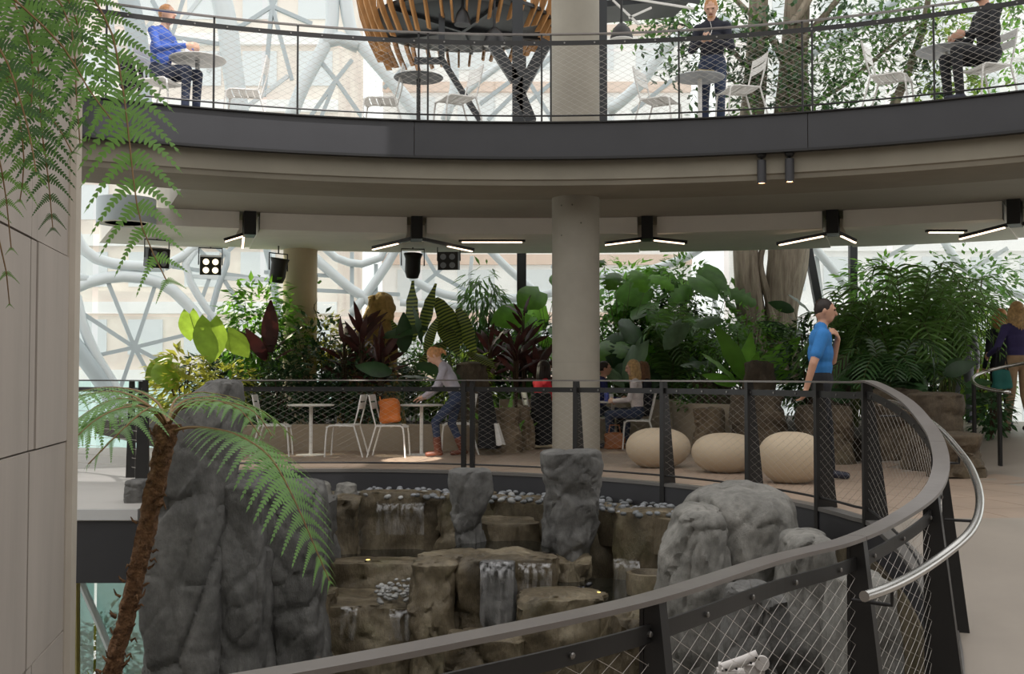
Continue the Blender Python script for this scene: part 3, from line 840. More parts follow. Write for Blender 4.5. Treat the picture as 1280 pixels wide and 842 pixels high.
# shelf for the pebbles
u0, u1 = RING.u_at_px(330, 0, 8), RING.u_at_px(985, 0, far_hi)
struct('trim_9', RING.sweep([(-.03, -.25), (-.62, -.25), (-.62, -.6), (-.03, -.6)], u0, u1, zabs=True, step=2), R_WET, label='dark gravel shelf under the landing edge')

basin = thing('rock_terraces', 'terraced basin of wet brown rock ledges with small pools', None, (-1.0, 9.5, ZB)); basin['kind'] = 'structure'  # stepped rock formation of ledges and rim walls, not a laid floor
bo = Vector(basin.location)
def bpart(nm, mb, m, smooth=True, par=None, sharp=48):
    mb.v = [tuple(Vector(q) - bo) for q in mb.v]; return mb.build(nm, m, par or basin, smooth, sharp)
def ledge(nm, x0, x1, yt, Y, dep, m=None, zb=ZB - .1, shape=((0, 1.05, 0), (.8, 1.0, 0), (1, .97, 0)), **k):
    k.setdefault('amp', .07); k.setdefault('dome', .015); k.setdefault('boxy', 5)
    return bpart(nm, rock_mb(rsec(x0, x1, yt, 0, Y, dep, shape, zb), **k), m or R_WET)
# back rim walls
ledge('rim_wall', 372, 452, 622, 12.1, .34, seed=1)
ledge('rim_wall', 440, 556, 616, 12.5, .34, seed=2)
ledge('rim_wall', 548, 622, 618, 12.35, .34, seed=3)
ledge('rim_wall', 610, 700, 623, 12.2, .34, seed=4)
ledge('rim_wall', 690, 790, 632, 11.5, .34, seed=5)
ledge('rim_wall', 765, 862, 640, 10.9, .34, seed=6, amp=.05)
# upper basin step between the pillars
ledge('ledge', 588, 680, 652, 11.55, .55, seed=7)
# pool one lip, pebbled ledge
ledge('ledge', 380, 536, 704, 11.2, .42, seed=8, amp=.06, boxy=7, n=80)
ledge('ledge', 350, 536, 760, 10.25, 1.0, seed=9, amp=.08, boxy=7, n=90, chis=34)
ledge('ledge', 352, 420, 748, 10.05, .9, seed=10, amp=.09, boxy=5)
# centre mound
ledge('mound', 506, 706, 701, 10.2, .66, seed=11, amp=.10, dome=.03, boxy=7, n=100, chis=36)
ledge('mound', 596, 648, 706, 10.08, .6, m=R_GREY, seed=12, amp=.06, dome=.04)
ledge('mound', 510, 572, 706, 10.1, .5, seed=13, amp=.09, dome=.03)
ledge('mound', 686, 748, 702, 10.6, .7, seed=14, amp=.08)
# front right blocks
ledge('ledge', 646, 770, 750, 9.65, .6, seed=15, amp=.06, boxy=7, n=80)
ledge('ledge', 748, 850, 772, 9.2, .7, seed=17, amp=.07, boxy=6)
ledge('ledge', 560, 664, 800, 9.5, .6, seed=16, amp=.09, boxy=6)
# left dark mass behind the tall rock
ledge('ledge', 330, 402, 640, 10.6, 1.6, m=R_DARK, seed=18, amp=.12)
# round basin bowl
c = at(812, 715, 10.15); rr = .2
prof = [(.19, ZB), (.205, -.9), (.215, c.z - .06), (.205, c.z), (.17, c.z + .005), (.14, c.z - .05), (.10, c.z - .16), (0, c.z - .18)]
bpart('bowl', MB().lathe(prof, (c.x, c.y, 0), 28), R_WET)
# water surfaces
WATER = mat('dark_water', (.012, .012, .009), .06, spec=.6, bump=.35, bscale=22, dist=.006)
def pool(x0, x1, z, ya, yb, label=None):
    mb = MB(); n = 24; cx = (x0 + x1) / 2; cy = (ya + yb) / 2
    mb.add([(cx + (x1 - x0) / 2 * math.cos(2 * PI * i / n), cy + (yb - ya) / 2 * math.sin(2 * PI * i / n), z) for i in range(n)], [tuple(range(n))])
    bpart('pool_water', mb, WATER, False)
a, b = at(395, 700, 11.8), at(545, 700, 11.8); pool(a.x, b.x, a.z - .0, 11.25, 12.7)
a, b = at(565, 690, 10.8), at(690, 690, 10.8); pool(a.x, b.x, a.z, 10.35, 11.7)
a, b = at(670, 740, 10.2), at(830, 740, 10.2); pool(a.x, b.x, a.z, 9.75, 10.9)
pool(c.x - .15, c.x + .15, c.z - .05, c.y - .15, c.y + .15)
mb = MB().add([(x, y, ZB + .25) for x, y in ((-3.5, 4), (1.5, 5), (2.4, 7), (1.5, 11), (-3.5, 11))], [(0, 1, 2, 3, 4)]); bpart('pool_water', mb, WATER, False)
# thin films of falling water, their bright wet highlights put in as white
m_, N_, L_, P_b = _mat('water_sheen_film'); tr_ = N_.new('ShaderNodeBsdfTransparent'); gl_ = N_.new('ShaderNodeBsdfGlossy'); gl_.inputs['Roughness'].default_value = .25; df_ = N_.new('ShaderNodeBsdfDiffuse'); df_.inputs[0].default_value = (.8, .8, .82, 1)
tx_ = N_.new('ShaderNodeTexCoord'); mp_ = N_.new('ShaderNodeMapping'); mp_.inputs['Scale'].default_value = (14, 14, 2.5); nz_ = N_.new('ShaderNodeTexNoise'); nz_.inputs['Scale'].default_value = 1.6; nz_.inputs['Detail'].default_value = 5
rp_ = N_.new('ShaderNodeMapRange'); rp_.inputs[1].default_value = .40; rp_.inputs[2].default_value = .72; rp_.inputs[4].default_value = .34
a_ = N_.new('ShaderNodeMixShader'); a_.inputs[0].default_value = .5; b_ = N_.new('ShaderNodeMixShader')
L_.new(tx_.outputs['Object'], mp_.inputs[0]); L_.new(mp_.outputs[0], nz_.inputs['Vector']); L_.new(nz_.outputs[0], rp_.inputs[0]); L_.new(rp_.outputs[0], b_.inputs[0])
L_.new(gl_.outputs[0], a_.inputs[1]); L_.new(df_.outputs[0], a_.inputs[2]); L_.new(tr_.outputs[0], b_.inputs[1]); L_.new(a_.outputs[0], b_.inputs[2]); L_.new(b_.outputs[0], N_['Material Output'].inputs[0])
FILM = m_
for (x0, x1, yt, yb, Y) in ((600, 642, 704, 790, 10.0), (648, 690, 706, 748, 10.12), (425, 446, 760, 800, 10.17), (486, 512, 764, 800, 10.17), (470, 530, 628, 668, 12.42), (768, 800, 700, 740, 10.8)):
    mb = MB(); v = []; n = 10; k = 8
    for i in range(k + 1):
        for j in range(n + 1):
            p = at(x0 + (x1 - x0) * j / n, yt + (yb - yt) * i / k, Y); p.y += .015 * noise.noise(p * 9) + (.10 if i == 0 else (.02 if i == 1 else 0)); v.append(p)
    mb.add(v, [(i * (n + 1) + j, i * (n + 1) + j + 1, (i + 1) * (n + 1) + j + 1, (i + 1) * (n + 1) + j) for i in range(k) for j in range(n)])
    bpart('water_sheen_film', mb, FILM)
# small underwater lamps
for (x, y, Y, lab) in ((460, 702, 11.35, 'small glowing underwater lamp in the pool by the fern frond'), (748, 743, 10.0, 'small glowing underwater lamp beside dark pebbles')):
    p = at(x, y, Y); q = thing('pool_lamp', lab, 'lamp', p - Vector((0, 0, .03)))
    MB().lathe([(.03, 0), (.034, .02), (.034, .045), (.025, .05)], n=14).build('body', BLACK, q)
    MB().lathe([(0, .056), (.018, .054), (.025, .049)][::-1], n=14).build('lens', emit('pool_lens', (1, .72, .2), 2.2), q)
# free-standing rocks
rock('rock_pillar', 'tall slanted dark grey rock beside the tree fern trunk',
     [(ZB, at(215, 800, 9.0).x, 9.5, .36, .5), (at(0, 720, 9).z, at(217, 700, 9).x, 9.45, .345, .48), (at(0, 610, 9).z, at(226, 600, 9).x, 9.4, .355, .45), (at(0, 540, 9).z, at(233, 540, 9).x, 9.4, .325, .42), (at(0, 505, 9).z, at(246, 505, 9).x, 9.4, .245, .36), (at(0, 480, 9).z, at(264, 480, 9).x, 9.4, .13, .2)],
     R_DARK, seed=21, amp=.055, n=110, rows=120, dome=.04, crack=.8, freq=.8, boxy=6, chis=16)
rock('boulder', 'narrow grey rock leaning between the tall rock and the brown ledges', rsec(256, 328, 612, 0, 9.15, .8, ((0, 1.1, 0), (.75, 1.05, 0), (1, .85, .05)), ZB), R_DARK, seed=22, amp=.055, n=80, rows=80, freq=1.0, boxy=6, chis=14)
rock('boulder', 'broad grey rock under the tree fern frond', rsec(312, 398, 618, 0, 9.5, .9, ((0, 1.1, 0), (.8, 1.05, 0), (1, .9, -.05)), ZB), R_DARK, seed=23, amp=.075, n=80, rows=80, boxy=6, chis=16)
rock('rock_pillar', 'pale rock pillar with a narrow dark foot in the basin', rsec(553, 616, 592, 700, 11.25, .5, ((-.3, .75, .2), (0, .70, .15), (.38, .68, -.1), (.56, .95, 0), (.8, 1.0, 0), (1, .9, 0))), R_GREY, seed=24, amp=.04, n=56, rows=56, boxy=3.4, dome=.04, freq=1.3)
rock('rock_pillar', 'thick pitted grey rock pillar before the concrete column', rsec(673, 757, 568, 708, 10.95, .6, ((-.3, .6, .1), (0, .55, .05), (.16, .82, -.1), (.4, .98, -.02), (.85, 1.0, 0), (1, .93, 0))), R_GREY, seed=25, amp=.045, n=64, rows=64, boxy=4.2, dome=.04, freq=1.4)
rock('boulder', 'big rounded pale grey boulder, larger lobe below the egg seats', rsec(858, 1040, 662, 0, 8.4, 1.35, ((0, 1.0, 0), (.7, 1.0, 0), (.88, .97, -.01), (1, .80, -.06)), ZB), R_PALE, seed=26, amp=.07, n=96, rows=96, dome=.26, boxy=2.6, freq=.9, capn=16, chis=34)
rock('boulder', 'cracked pale boulder lobe beside the wet brown wall', rsec(830, 925, 664, 0, 8.2, .9, ((0, 1.05, 0), (.8, 1.02, 0), (.92, .95, .05), (1, .74, .28)), ZB), R_PALE, seed=27, amp=.05, n=72, rows=72, dome=.14, boxy=3, capn=12)
rock('boulder', 'grey boulder close behind the ramp rail post', rsec(985, 1064, 690, 0, 7.7, .8, ((0, 1.0, 0), (.8, 1.0, 0), (1, .75, .1)), ZB), R_PALE, seed=28, amp=.05, n=64, rows=64, dome=.09, capn=12)
rock('boulder', 'low pale rock seen through the mesh beside the handrail end', rsec(1058, 1150, 745, 0, 6.2, .8, ((0, 1.0, 0), (.8, 1.0, 0), (1, .75, .1)), ZB), R_PALE, seed=29, amp=.05, n=56, rows=56, dome=.06)
rock('boulder', 'dark grey rock under the near rail, below the big boulder', rsec(900, 1010, 765, 0, 6.9, .8, ((0, 1.1, 0), (.7, 1.0, 0), (1, .7, .1)), ZB), R_GREY, seed=30, amp=.08, n=56, rows=56, dome=.1)
for i, (x0, x1, yt, Y, lab) in enumerate(((384, 412, 607, 12.3, 'pale flat stone at the end of the pebble strip'), (416, 446, 608, 12.35, 'pale wedge stone beside the pebble strip'))):
    rock('flat_stone', lab, rsec(x0, x1, yt, yt + 12, Y, .25, ((0, 1, 0), (1, .8, 0))), R_PALE, 'stone', seed=31 + i, amp=.03, n=28, rows=10, dome=.03)
# pebbles
PEB = [mat('pebble_a', (.20, .21, .22), .6, rnd=.5, var=.2, scale=9), mat('pebble_b', (.34, .34, .33), .6, rnd=.3, var=.15, scale=9)]
def pebmesh(seed, m):
    mb = MB().ell((0, 0, 0), (1, .8, .55), n=8, k=5); out = []
    for p in mb.v:
        q = Vector(p); out.append(tuple(q * (1 + .16 * noise.noise(q * 1.4 + Vector((seed, 0, 0))))))
    mb.v = out; return mb.mesh('pebble', m, True)
PM = [pebmesh(s, PEB[0]) for s in range(5)]; PMW = [pebmesh(s + 9, PEB[1]) for s in range(4)]
PEBS = []
def clear(p, r):
    if any((p - q).length < (r + s) * 1.02 for q, s in PEBS): return False
    PEBS.append((p.copy(), r)); return True
def pebble(p, r, me, label, group):
    o = link('pebble', me); o.location = p; o.scale = (r, r, r)
    o.rotation_euler = (random.uniform(-.3, .3), random.uniform(-.3, .3), random.uniform(0, 6.28))
    tag(o, label, 'pebble', group)
cnt = 0; ub, ue = RING.u_at_px(470, 0, 8), RING.u_at_px(885, 0, far_hi)
grid = []
u = ub
while u < ue:
    for n in np.arange(-.09, -.84, -.105): grid.append((u + random.uniform(-.03, .03), n + random.uniform(-.03, .03)))
    u += .10
rest = MB()
grid.sort(key=lambda g: RING.ev(g[0], g[1]).y)
for (u, n) in grid:
    p = RING.ev(u, n); p.z = -.225 + random.uniform(0, .035)
    x, y = proj(p)
    # behind the rim walls and out of the pillars
    if y > 600 and 545 < x < 622 and p.y < 11.95: continue
    r = random.uniform(.032, .052)
    if not clear(p, r): continue
    if cnt < 200: pebble(p, r, random.choice(PM if x > 640 else PM + PMW), 'grey pebble in the strip under the landing edge', 'grey pebbles under the landing edge'); cnt += 1
    else:
        mb = MB().ell(p, (r, r * .85, r * .55), Matrix.Rotation(random.random() * 6, 3, 'Z'), n=6, k=4); rest.add(mb.v, mb.f)
if rest.v: tag(rest.build('pebble_bed', PEB[0], None, True), 'grey pebbles packed behind the front rows under the landing edge', 'pebbles', None, 'stuff')
for i in range(420):
    p = at(random.uniform(470, 518), 752, random.uniform(10.32, 11.05)); p.z = at(480, 757, 10.4).z + .04 + random.uniform(0, .09); r = random.uniform(.024, .042)
    if not clear(p, r): continue
    pebble(p, r, random.choice(PMW), 'white and grey pebble heaped on the wet ledge', 'pale pebbles on the wet ledge')
DKP = mat('pebble_dark', (.03, .03, .034), .25, rnd=.4); PMD = [pebmesh(s + 20, DKP) for s in range(3)]
for i in range(40):
    t = i / 39; p = at(700 + 42 * t, 742 - 10 * t, 10.05 + .35 * t); p += Vector((0, random.uniform(-.04, .04), random.uniform(-.02, .02)))
    r = random.uniform(.028, .045)
    if not clear(p, r): continue
    pebble(p, r, random.choice(PMD), 'wet black pebble at the edge of the lower pool', 'wet black pebbles by the lower pool')
# white fixture behind the near rail
p = at(925, 835, 5.6); t = thing('floodlight', 'white floodlight with a hinged arm behind the near rail mesh', 'light', (p.x, p.y, p.z - .28), math.radians(-8))
WB = mat('white_casing', (.70, .66, .64), .45)
MB().lathe([(.05, -1.9), (.05, 0.05)], (-.01, .05, 0), 12).build('post', BLACK, t)
MB().box((-.045, 0, .16), (.135, .10, .22)).build('body', WB, t)
MB().box((.07, .02, .17), (.10, .07, .26)).build('side_case', WB, t)
arm = MB().tube([(-.085, -.02, .285), (.02, -.02, .325), (.085, -.02, .355)], .026, 12).build('hinged_arm', WB, t, True, 50)
MB().lathe([(0, -.012), (.036, -.012), (.036, .012), (0, .012)], (.105, -.02, .315), 18, Matrix.Rotation(PI / 2, 3, 'X')).build('pivot_disc', WB, t)
MB().box((-.098, -.01, .27), (.014, .06, .07)).build('bracket', WB, t)
for (x, z) in ((-.07, .283), (-.02, .29), (.05, .32), (.075, .345)): MB().lathe([(0, 0), (.006, 0), (.006, .004)], (x, -.047, z), 8, Matrix.Rotation(PI / 2, 3, 'X')).build('screw', BLACK, arm)
# ================================================================== furniture
def make_chair(m):
    t = thing('metal_chair', '', 'chair')
    # local: sitter faces +X
    for s in (-1, 1):
        y = s * .205
        MB().tube([(.235, y, 0), (.215, y, .30), (.20, y, .41), (.165, y, .437), (.10, y, .44)], .0115, 8).build('leg', m, t, True, 50)
        MB().tube([(-.30, y, 0), (-.22, y, .28), (-.175, y, .43)], .0115, 8).build('leg', m, t, True, 50)
        MB().tube([(.10, y, .44), (-.175, y, .43), (-.235, y, .66), (-.275, y, .865)], .0115, 8).build('side_frame', m, t, True, 50)
    for i in range(5):
        x = .185 - i * .083
        mb = MB(); v = []
        for j in range(7):
            y = -.205 + .41 * j / 6; z = .452 - .012 * math.cos((j - 3) / 3 * PI / 2) - (.012 if i == 0 else 0)
            v += [(x - .036, y, z), (x + .036, y, z - (.018 if i == 0 else 0)), (x + .036, y, z - .008 - (.018 if i == 0 else 0)), (x - .036, y, z - .008)]
        f = [(j * 4 + k, j * 4 + (k + 1) % 4, j * 4 + 4 + (k + 1) % 4, j * 4 + 4 + k) for j in range(6) for k in range(4)] + [(3, 2, 1, 0), (24, 25, 26, 27)]
        mb.add(v, f).build('seat_slat', m, t)
    for (z0, z1) in ((.665, .755), (.775, .865)):
        mb = MB(); v = []
        for j in range(7):
            y = -.205 + .41 * j / 6; b = -.018 * math.cos((j - 3) / 3 * PI / 2)
            for z, d in ((z0, 0), (z1, 0), (z1, .008), (z0, .008)):
                x = -.235 - (z - .66) / .205 * .04 + b + d; v.append((x, y, z))
        f = [(j * 4 + k, j * 4 + (k + 1) % 4, j * 4 + 4 + (k + 1) % 4, j * 4 + 4 + k) for j in range(6) for k in range(4)] + [(3, 2, 1, 0), (24, 25, 26, 27)]
        mb.add(v, f).build('back_slat', m, t)
    MB().tube([(.03, -.2, .425), (.03, .2, .425)], .008, 6).build('stretcher', m, t)
    return t
chair0 = make_chair(WHITE); chair_used = False
def chair(p, deg, label, group):
    global chair_used
    o = copy_tree(chair0) if chair_used else chair0
    chair_used = True
    o.location = p; o.rotation_euler = (0, 0, math.radians(deg)); tag(o, label, 'chair', group)
    return o
def table(p, label, group, r=.33, h=.72, m=None, mp=None):
    t = thing('bistro_table', label, 'table', p, 0, group)
    MB().lathe([(0, h - .022), (r - .012, h - .022), (r, h - .012), (r, h - .004), (r - .006, h), (0, h)], n=48).build('table_top', m or WHITE, t)
    MB().lathe([(.026, .01), (.026, h - .022)], n=14).build('pole', mp or m or WHITE, t, True, 40)
    MB().lathe([(0, 0), (.21, 0), (.21, .010), (.03, .02), (.026, .03)], n=30).build('base', mp or m or WHITE, t, True, 40)
    return t
def fl(x, Y, z=0.0):                 # floor point below pixel column x at distance Y
    p = at(x, 480, Y); return Vector((p.x, p.y, z))
G1 = 'white metal chairs on the lower landing'
chair(fl(343, 15.75), 4, 'white metal chair facing the table by the low planter wall end', G1)
chair(fl(431, 15.7), 176, 'white metal chair facing the table, back to back with the bag chair', G1)
ch_bag = chair(fl(489, 15.65), -4, 'white metal chair with the orange bag on its seat', G1)
chair(fl(572, 16.2), 184, 'white metal chair with a black jacket over its back', G1)
table(fl(389, 15.95), 'round white bistro table between two empty chairs', 'white bistro tables', .33)
table(fl(527, 16.0), 'round white bistro table the woman leans over', 'white bistro tables', .31)
CW = mat('chair_shade', (.50, .44, .36), .5)
# seating group behind the column
chair(fl(676, 17.75), 10, 'pale chair under the person in red', G1)
chair(fl(797, 17.35), 175, 'pale chair under the blonde woman in white', G1)
chair(fl(750, 18.4), 0, 'pale chair under the person in navy behind the column', G1)
table(fl(766, 17.85), 'round table with drinks behind the column', 'white bistro tables', .36)
# upper gallery furniture
G2 = 'white metal chairs on the upper gallery'
TG = mat('table_grey', (.36, .38, .40), .5)
chair(fl(199, 13.1, ZU), -18, 'white metal chair under the man in the blue jacket', G2)
chair(fl(303, 13.6, ZU), 188, 'white metal chair across the table from the man in blue', G2)
chair(fl(476, 14.0, ZU), 182, 'white metal chair on the gallery left of the round dark table', G2)
chair(fl(570, 13.9, ZU), 206, 'white metal chair beside the round dark table under the slatted pod', G2)
chair(fl(826, 14.0, ZU), -28, 'white metal chair turned from the concrete column', G2)
chair(fl(927, 13.45, ZU), 192, 'white metal chair close to the standing man', G2)
chair(fl(1117, 12.9, ZU), -30, 'empty white metal chair before the leafy tree', G2)
chair(fl(1237, 12.5, ZU), 198, 'white metal chair under the person in black', G2)
table(fl(243, 13.1, ZU), 'round table with an open laptop before the man in blue', 'gallery tables', .33, .72, mat('table_pale', (.62, .62, .60), .4), TG)
table(fl(522, 13.9, ZU), 'round dark table beneath the slatted pod', 'gallery tables', .31, .72, mat('table_dark', (.10, .11, .115), .45), BLACK)
table(fl(877, 13.9, ZU), 'round grey table in front of the standing man', 'gallery tables', .31, .72, TG, WHITE)
table(fl(1188, 12.75, ZU), 'round grey table before the person in black', 'gallery tables', .33, .72, TG, WHITE)
p = fl(248, 13.1, ZU + .721)
t = thing('laptop', 'open silver laptop on the gallery table', 'laptop', p, math.radians(70))
MB().box((0, 0, .008), (.30, .21, .014)).build('keyboard_base', INOX, t)
MB().bar((-.0, .105, .016), (0, .165, .20), .30, .007, (0, 1, 0)).build('screen', mat('laptop_lid', (.75, .76, .78), .35, metal=.3), t)
p = fl(879, 13.85, ZU + .72); t = thing('book', 'thick tan book lying on the grey gallery table', 'book', p, .3)
MB().box((0, 0, .022), (.20, .27, .032)).build('pages', mat('paper', (.75, .68, .52), .8), t)
MB().box((0, 0, .003), (.215, .285, .006)).box((0, 0, .041), (.215, .285, .006)).box((-.105, 0, .022), (.006, .285, .044)).build('cover', mat('book_cover', (.38, .30, .14), .6), t)

# egg seats
EGG = mat('egg_stone', (.52, .42, .30), .75, var=.05, scale=2, bump=.08, bscale=30, dist=.004)
for (x, yb, w, h, rz, lab) in ((824.5, 588, 83, 50, .15, 'egg-shaped beige stone seat nearest the concrete column'), (911, 594.5, 88, 50, .1, 'egg-shaped beige stone seat between the other two'), (990, 606, 84, 64, -.2, 'egg-shaped beige stone seat beside the man in blue')):
    p = on(x, yb - 1.5, 0); k = p.y / F; L = w * k / 2; H = h * k
    p.y += .25 if w != 84 else .06; pr = []
    n = 22
    mb = MB(); vv = []; N_ = 30
    for i in range(n + 1):
        a = -PI / 2 + PI * i / n; z = (math.sin(a) + 1) / 2
        r = max(1e-4, math.cos(a)) ** .82 * (1.0 - .10 * (z - .5) * -1)
        vv.append((r, z))
    for (r, z) in vv:
        for j in range(N_):
            th = 2 * PI * j / N_; mb.v.append((math.cos(th) * r * L * (1 + .05 * math.cos(th)), math.sin(th) * r * L * .82, max(0.0, z * H * 1.03 - .03 * H)))
    mb.f = [(i * N_ + j, i * N_ + (j + 1) % N_, (i + 1) * N_ + (j + 1) % N_, (i + 1) * N_ + j) for i in range(n) for j in range(N_)]; mb.m = [0] * len(mb.f)
    o = mb.build('egg_seat', EGG, None, True); o.location = p + Vector((0, 0, .005)); o.rotation_euler = (0, 0, rz); tag(o, lab, 'seat', 'egg seats along the rail')
# planter walls and rough stones round the landing
PW = mat('planter_wall', (.44, .37, .28), .8, var=.06, scale=1.2)
def planter(pts, h, label, thick=.16):
    P_ = Path(catmull([Vector((p.x, p.y, 0)) for p in pts], .15))
    o = P_.sweep([(0, 0.003), (thick, 0.003), (thick, h), (0, h)], zabs=True).build('planter_wall', PW)
    return tag(o, label, None, None, 'structure')
planter([fl(215, 14.8), fl(300, 16.2), fl(380, 16.7), fl(480, 16.8), fl(580, 16.75), fl(625, 17.6), fl(632, 19.0)], .40, 'low beige planter wall behind the white chairs')
planter([fl(840, 19.0), fl(850, 17.8), fl(880, 17.0), fl(912, 16.7)], .70, 'pale planter wall behind the egg seats')
planter([fl(625, 19.3), fl(700, 19.4), fl(780, 19.4), fl(850, 19.2)], .72, 'planter wall behind the seated group')
def stone(x0, x1, yt, yb, Y, dep, label, m=R_TAN, seed=0, amp=.045, zb=None, shape=((0, 1.0, 0), (.8, 1.0, 0), (1, .93, 0)), dome=.03, boxy=4, n=40, rows=30):
    z0 = 0.0 if zb is None else zb
    return rock('stone_block', label, rsec(x0, x1, yt, yb, Y, dep, shape, z0), m, 'stone', seed=seed, amp=amp, n=n, rows=rows, dome=dome, boxy=boxy, freq=1.6, crack=.35)
stone(150, 182, 605, 622, 9.9, .3, 'small dark stone at the foot of the landing railing', R_DARK, 40, .04)
stone(612, 653, 512, 566, 16.35, .42, 'tan rough stone stool beside the black jacket', seed=41)
stone(645, 668, 508, 562, 16.95, .4, 'tan stone stool behind the front stool', seed=42)
stone(566, 612, 455, 520, 17.4, .55, 'brown boulder in the bed behind the leaning woman', R_BROWN, 43, .07, zb=.3)
stone(868, 908, 512, 560, 16.2, .5, 'tan stone block below the mossy boulder', seed=44)
stone(870, 925, 478, 520, 17.35, .7, 'mossy brown boulder on top of the pale planter wall', R_BROWN, 45, .07, zb=.25)
stone(932, 976, 453, 540, 16.0, .55, 'flat-topped brown block behind the egg seats', R_BROWN, 46, .05)
stone(918, 992, 490, 575, 14.9, .7, 'dark brown rock behind the largest egg seat', R_BROWN, 47, .10)
stone(1040, 1066, 446, 540, 15.6, .5, 'mossy upright rock beside the man in blue', R_BROWN, 48, .07)
stone(1004, 1078, 510, 575, 14.2, .7, 'dark rock behind the legs of the man in blue', R_BROWN, 49, .10)
stone(1090, 1165, 488, 560, 14.3, .6, 'long brown rock ledge behind the rail bend', R_BROWN, 50, .08)
stone(1146, 1216, 494, 590, 12.9, .7, 'big squared brown boulder behind the ramp', R_BROWN, 51, .06)
stone(1172, 1240, 545, 590, 12.15, .5, 'low squared stone at the foot of the boulder', R_BROWN, 52, .05)
# handrail loop beyond the ramp
t = thing('handrail_loop', 'stainless handrail loop on dark posts beside the path', 'handrail', fl(1249, 13.2)); off = Vector(t.location)
pts = catmull([at(1290, 452, 13.6), at(1262, 457, 13.9), at(1232, 464, 14.0), at(1216, 472, 13.7), at(1222, 482, 13.2), at(1245, 488, 12.9), at(1262, 490, 12.7)], .08)
MB().tube([q - off for q in pts], .021, 12).build('rail_tube', INOX, t, True)
for x, y, Y in ((1249, 489, 12.85), (1217, 474, 13.75)):
    q = at(x, y, Y); MB().bar(Vector((q.x, q.y, q.z - .02)) - off, Vector((q.x, q.y, floor_z(q.x, q.y))) - off, .06, .03).build('post', STEEL, t)
# bags and jackets
OR = mat('orange_leather', (.62, .17, .025), .5, var=.15, scale=5); TN = mat('tan_leather', (.33, .12, .04), .5, var=.15, scale=5)
def soft_box(w, d, h, seed, m, name, par, top=.85, bulge=.03, z0=0):
    mb = MB(); n = 20; rows = 12; v = []
    for i in range(rows + 1):
        t_ = i / rows; s = 1 - (1 - top) * t_; e = 1 - .5 * max(0, (t_ - .88) / .12) ** 2 - .25 * max(0, (.08 - t_) / .08)
        for j in range(n):
            th = 2 * PI * j / n; c, q = math.cos(th), math.sin(th); r = (abs(c) ** 5 + abs(q) ** 5) ** -.2
            p = Vector((c * r * w / 2 * s * e, q * r * d / 2 * s * e, z0 + h * t_)); p += Vector((c, q, 0)) * bulge * noise.noise(p * 7 + Vector((seed, 0, 0)))
            v.append(p)
    f = [(i * n + j, i * n + (j + 1) % n, (i + 1) * n + (j + 1) % n, (i + 1) * n + j) for i in range(rows) for j in range(n)] + [tuple(range(n - 1, -1, -1)), tuple(rows * n + j for j in range(n))]
    return mb.add(v, f).build(name, m, par, True, 60)
t = thing('tote_bag', 'orange leather tote bag on the white chair seat', 'bag', Vector(ch_bag.location) + Vector((-.02, 0, .459)), math.radians(4))
b_ = soft_box(.30, .26, .34, 3, OR, 'bag_body', t, .92); b_.rotation_euler = (0, math.radians(-7), 0); b_.location = (.02, 0, .015)
MB().tube([(-.12, -.1, .30), (-.135, -.06, .37), (-.14, .06, .37), (-.12, .1, .30)], .008, 6).build('strap', OR, t)
t = thing('handbag', 'tan leather handbag on the floor by the seated group', 'bag', fl(768, 17.25), 0)
soft_box(.34, .18, .26, 5, TN, 'bag_body', t, .85)
MB().tube([(-.09, 0, .25), (-.07, 0, .37), (.07, 0, .37), (.09, 0, .25)], .009, 8).build('handle', TN, t)
JK = mat('black_cloth', (.012, .012, .015), .9, var=.2, scale=6)
def drape(par, w, d, h, seed, m, nm):
    mb = MB(); n = 26; rows = 16; v = []
    for i in range(rows + 1):
        t_ = i / rows; s = .75 + .45 * t_
        for j in range(n):
            th = 2 * PI * j / n; c, q = math.cos(th), math.sin(th)
            fold = 1 + .22 * t_ * math.sin(th * 5 + seed)
            v.append((c * w / 2 * s * fold + .06 * t_, q * d / 2 * s * fold, -h * t_ + .03 * noise.noise(Vector((c, q, t_ + seed)))))
    f = [(i * n + j, (i + 1) * n + j, (i + 1) * n + (j + 1) % n, i * n + (j + 1) % n) for i in range(rows) for j in range(n)] + [tuple(range(n)), tuple(rows * n + j for j in range(n - 1, -1, -1))]
    return mb.add(v, f).build(nm, m, par, True, 60)
t = thing('jacket', 'black jacket with a white lining hung over the chair behind the woman', 'jacket', fl(606, 16.1, .90))
drape(t, .26, .42, .80, 1, JK, 'cloth'); drape(t, .10, .12, .30, 2, WHITE, 'lining').location = (.17, -.2, -.45)
t = thing('jacket', 'long black coat hung over the chair of the person in red', 'jacket', fl(676, 17.45, .86))
drape(t, .40, .34, .80, 4, JK, 'cloth')
# drinks on the far table
for (x, c_, h_, lab) in ((758, (.05, .08, .42), .22, 'blue water bottle on the round table behind the column'), (764, (.62, .62, .60), .12, 'clear tumbler beside the blue bottle'), (776, (.55, .45, .32), .05, 'small pale bowl on the table before the blonde woman')):
    p = fl(x, 17.8, .722); mb = MB().lathe([(0, 0), (.033, 0), (.036, h_ * .7), (.018 if h_ > .2 else .036, h_ * .85), (.018 if h_ > .2 else .034, h_), (0, h_)], n=14)
    o = mb.build('bottle' if h_ > .2 else ('tumbler' if h_ > .1 else 'bowl'), mat('ware%d' % x, c_, .3), None, True, 40); o.location = p; tag(o, lab, 'bottle' if h_ > .2 else ('glass' if h_ > .1 else 'bowl'))

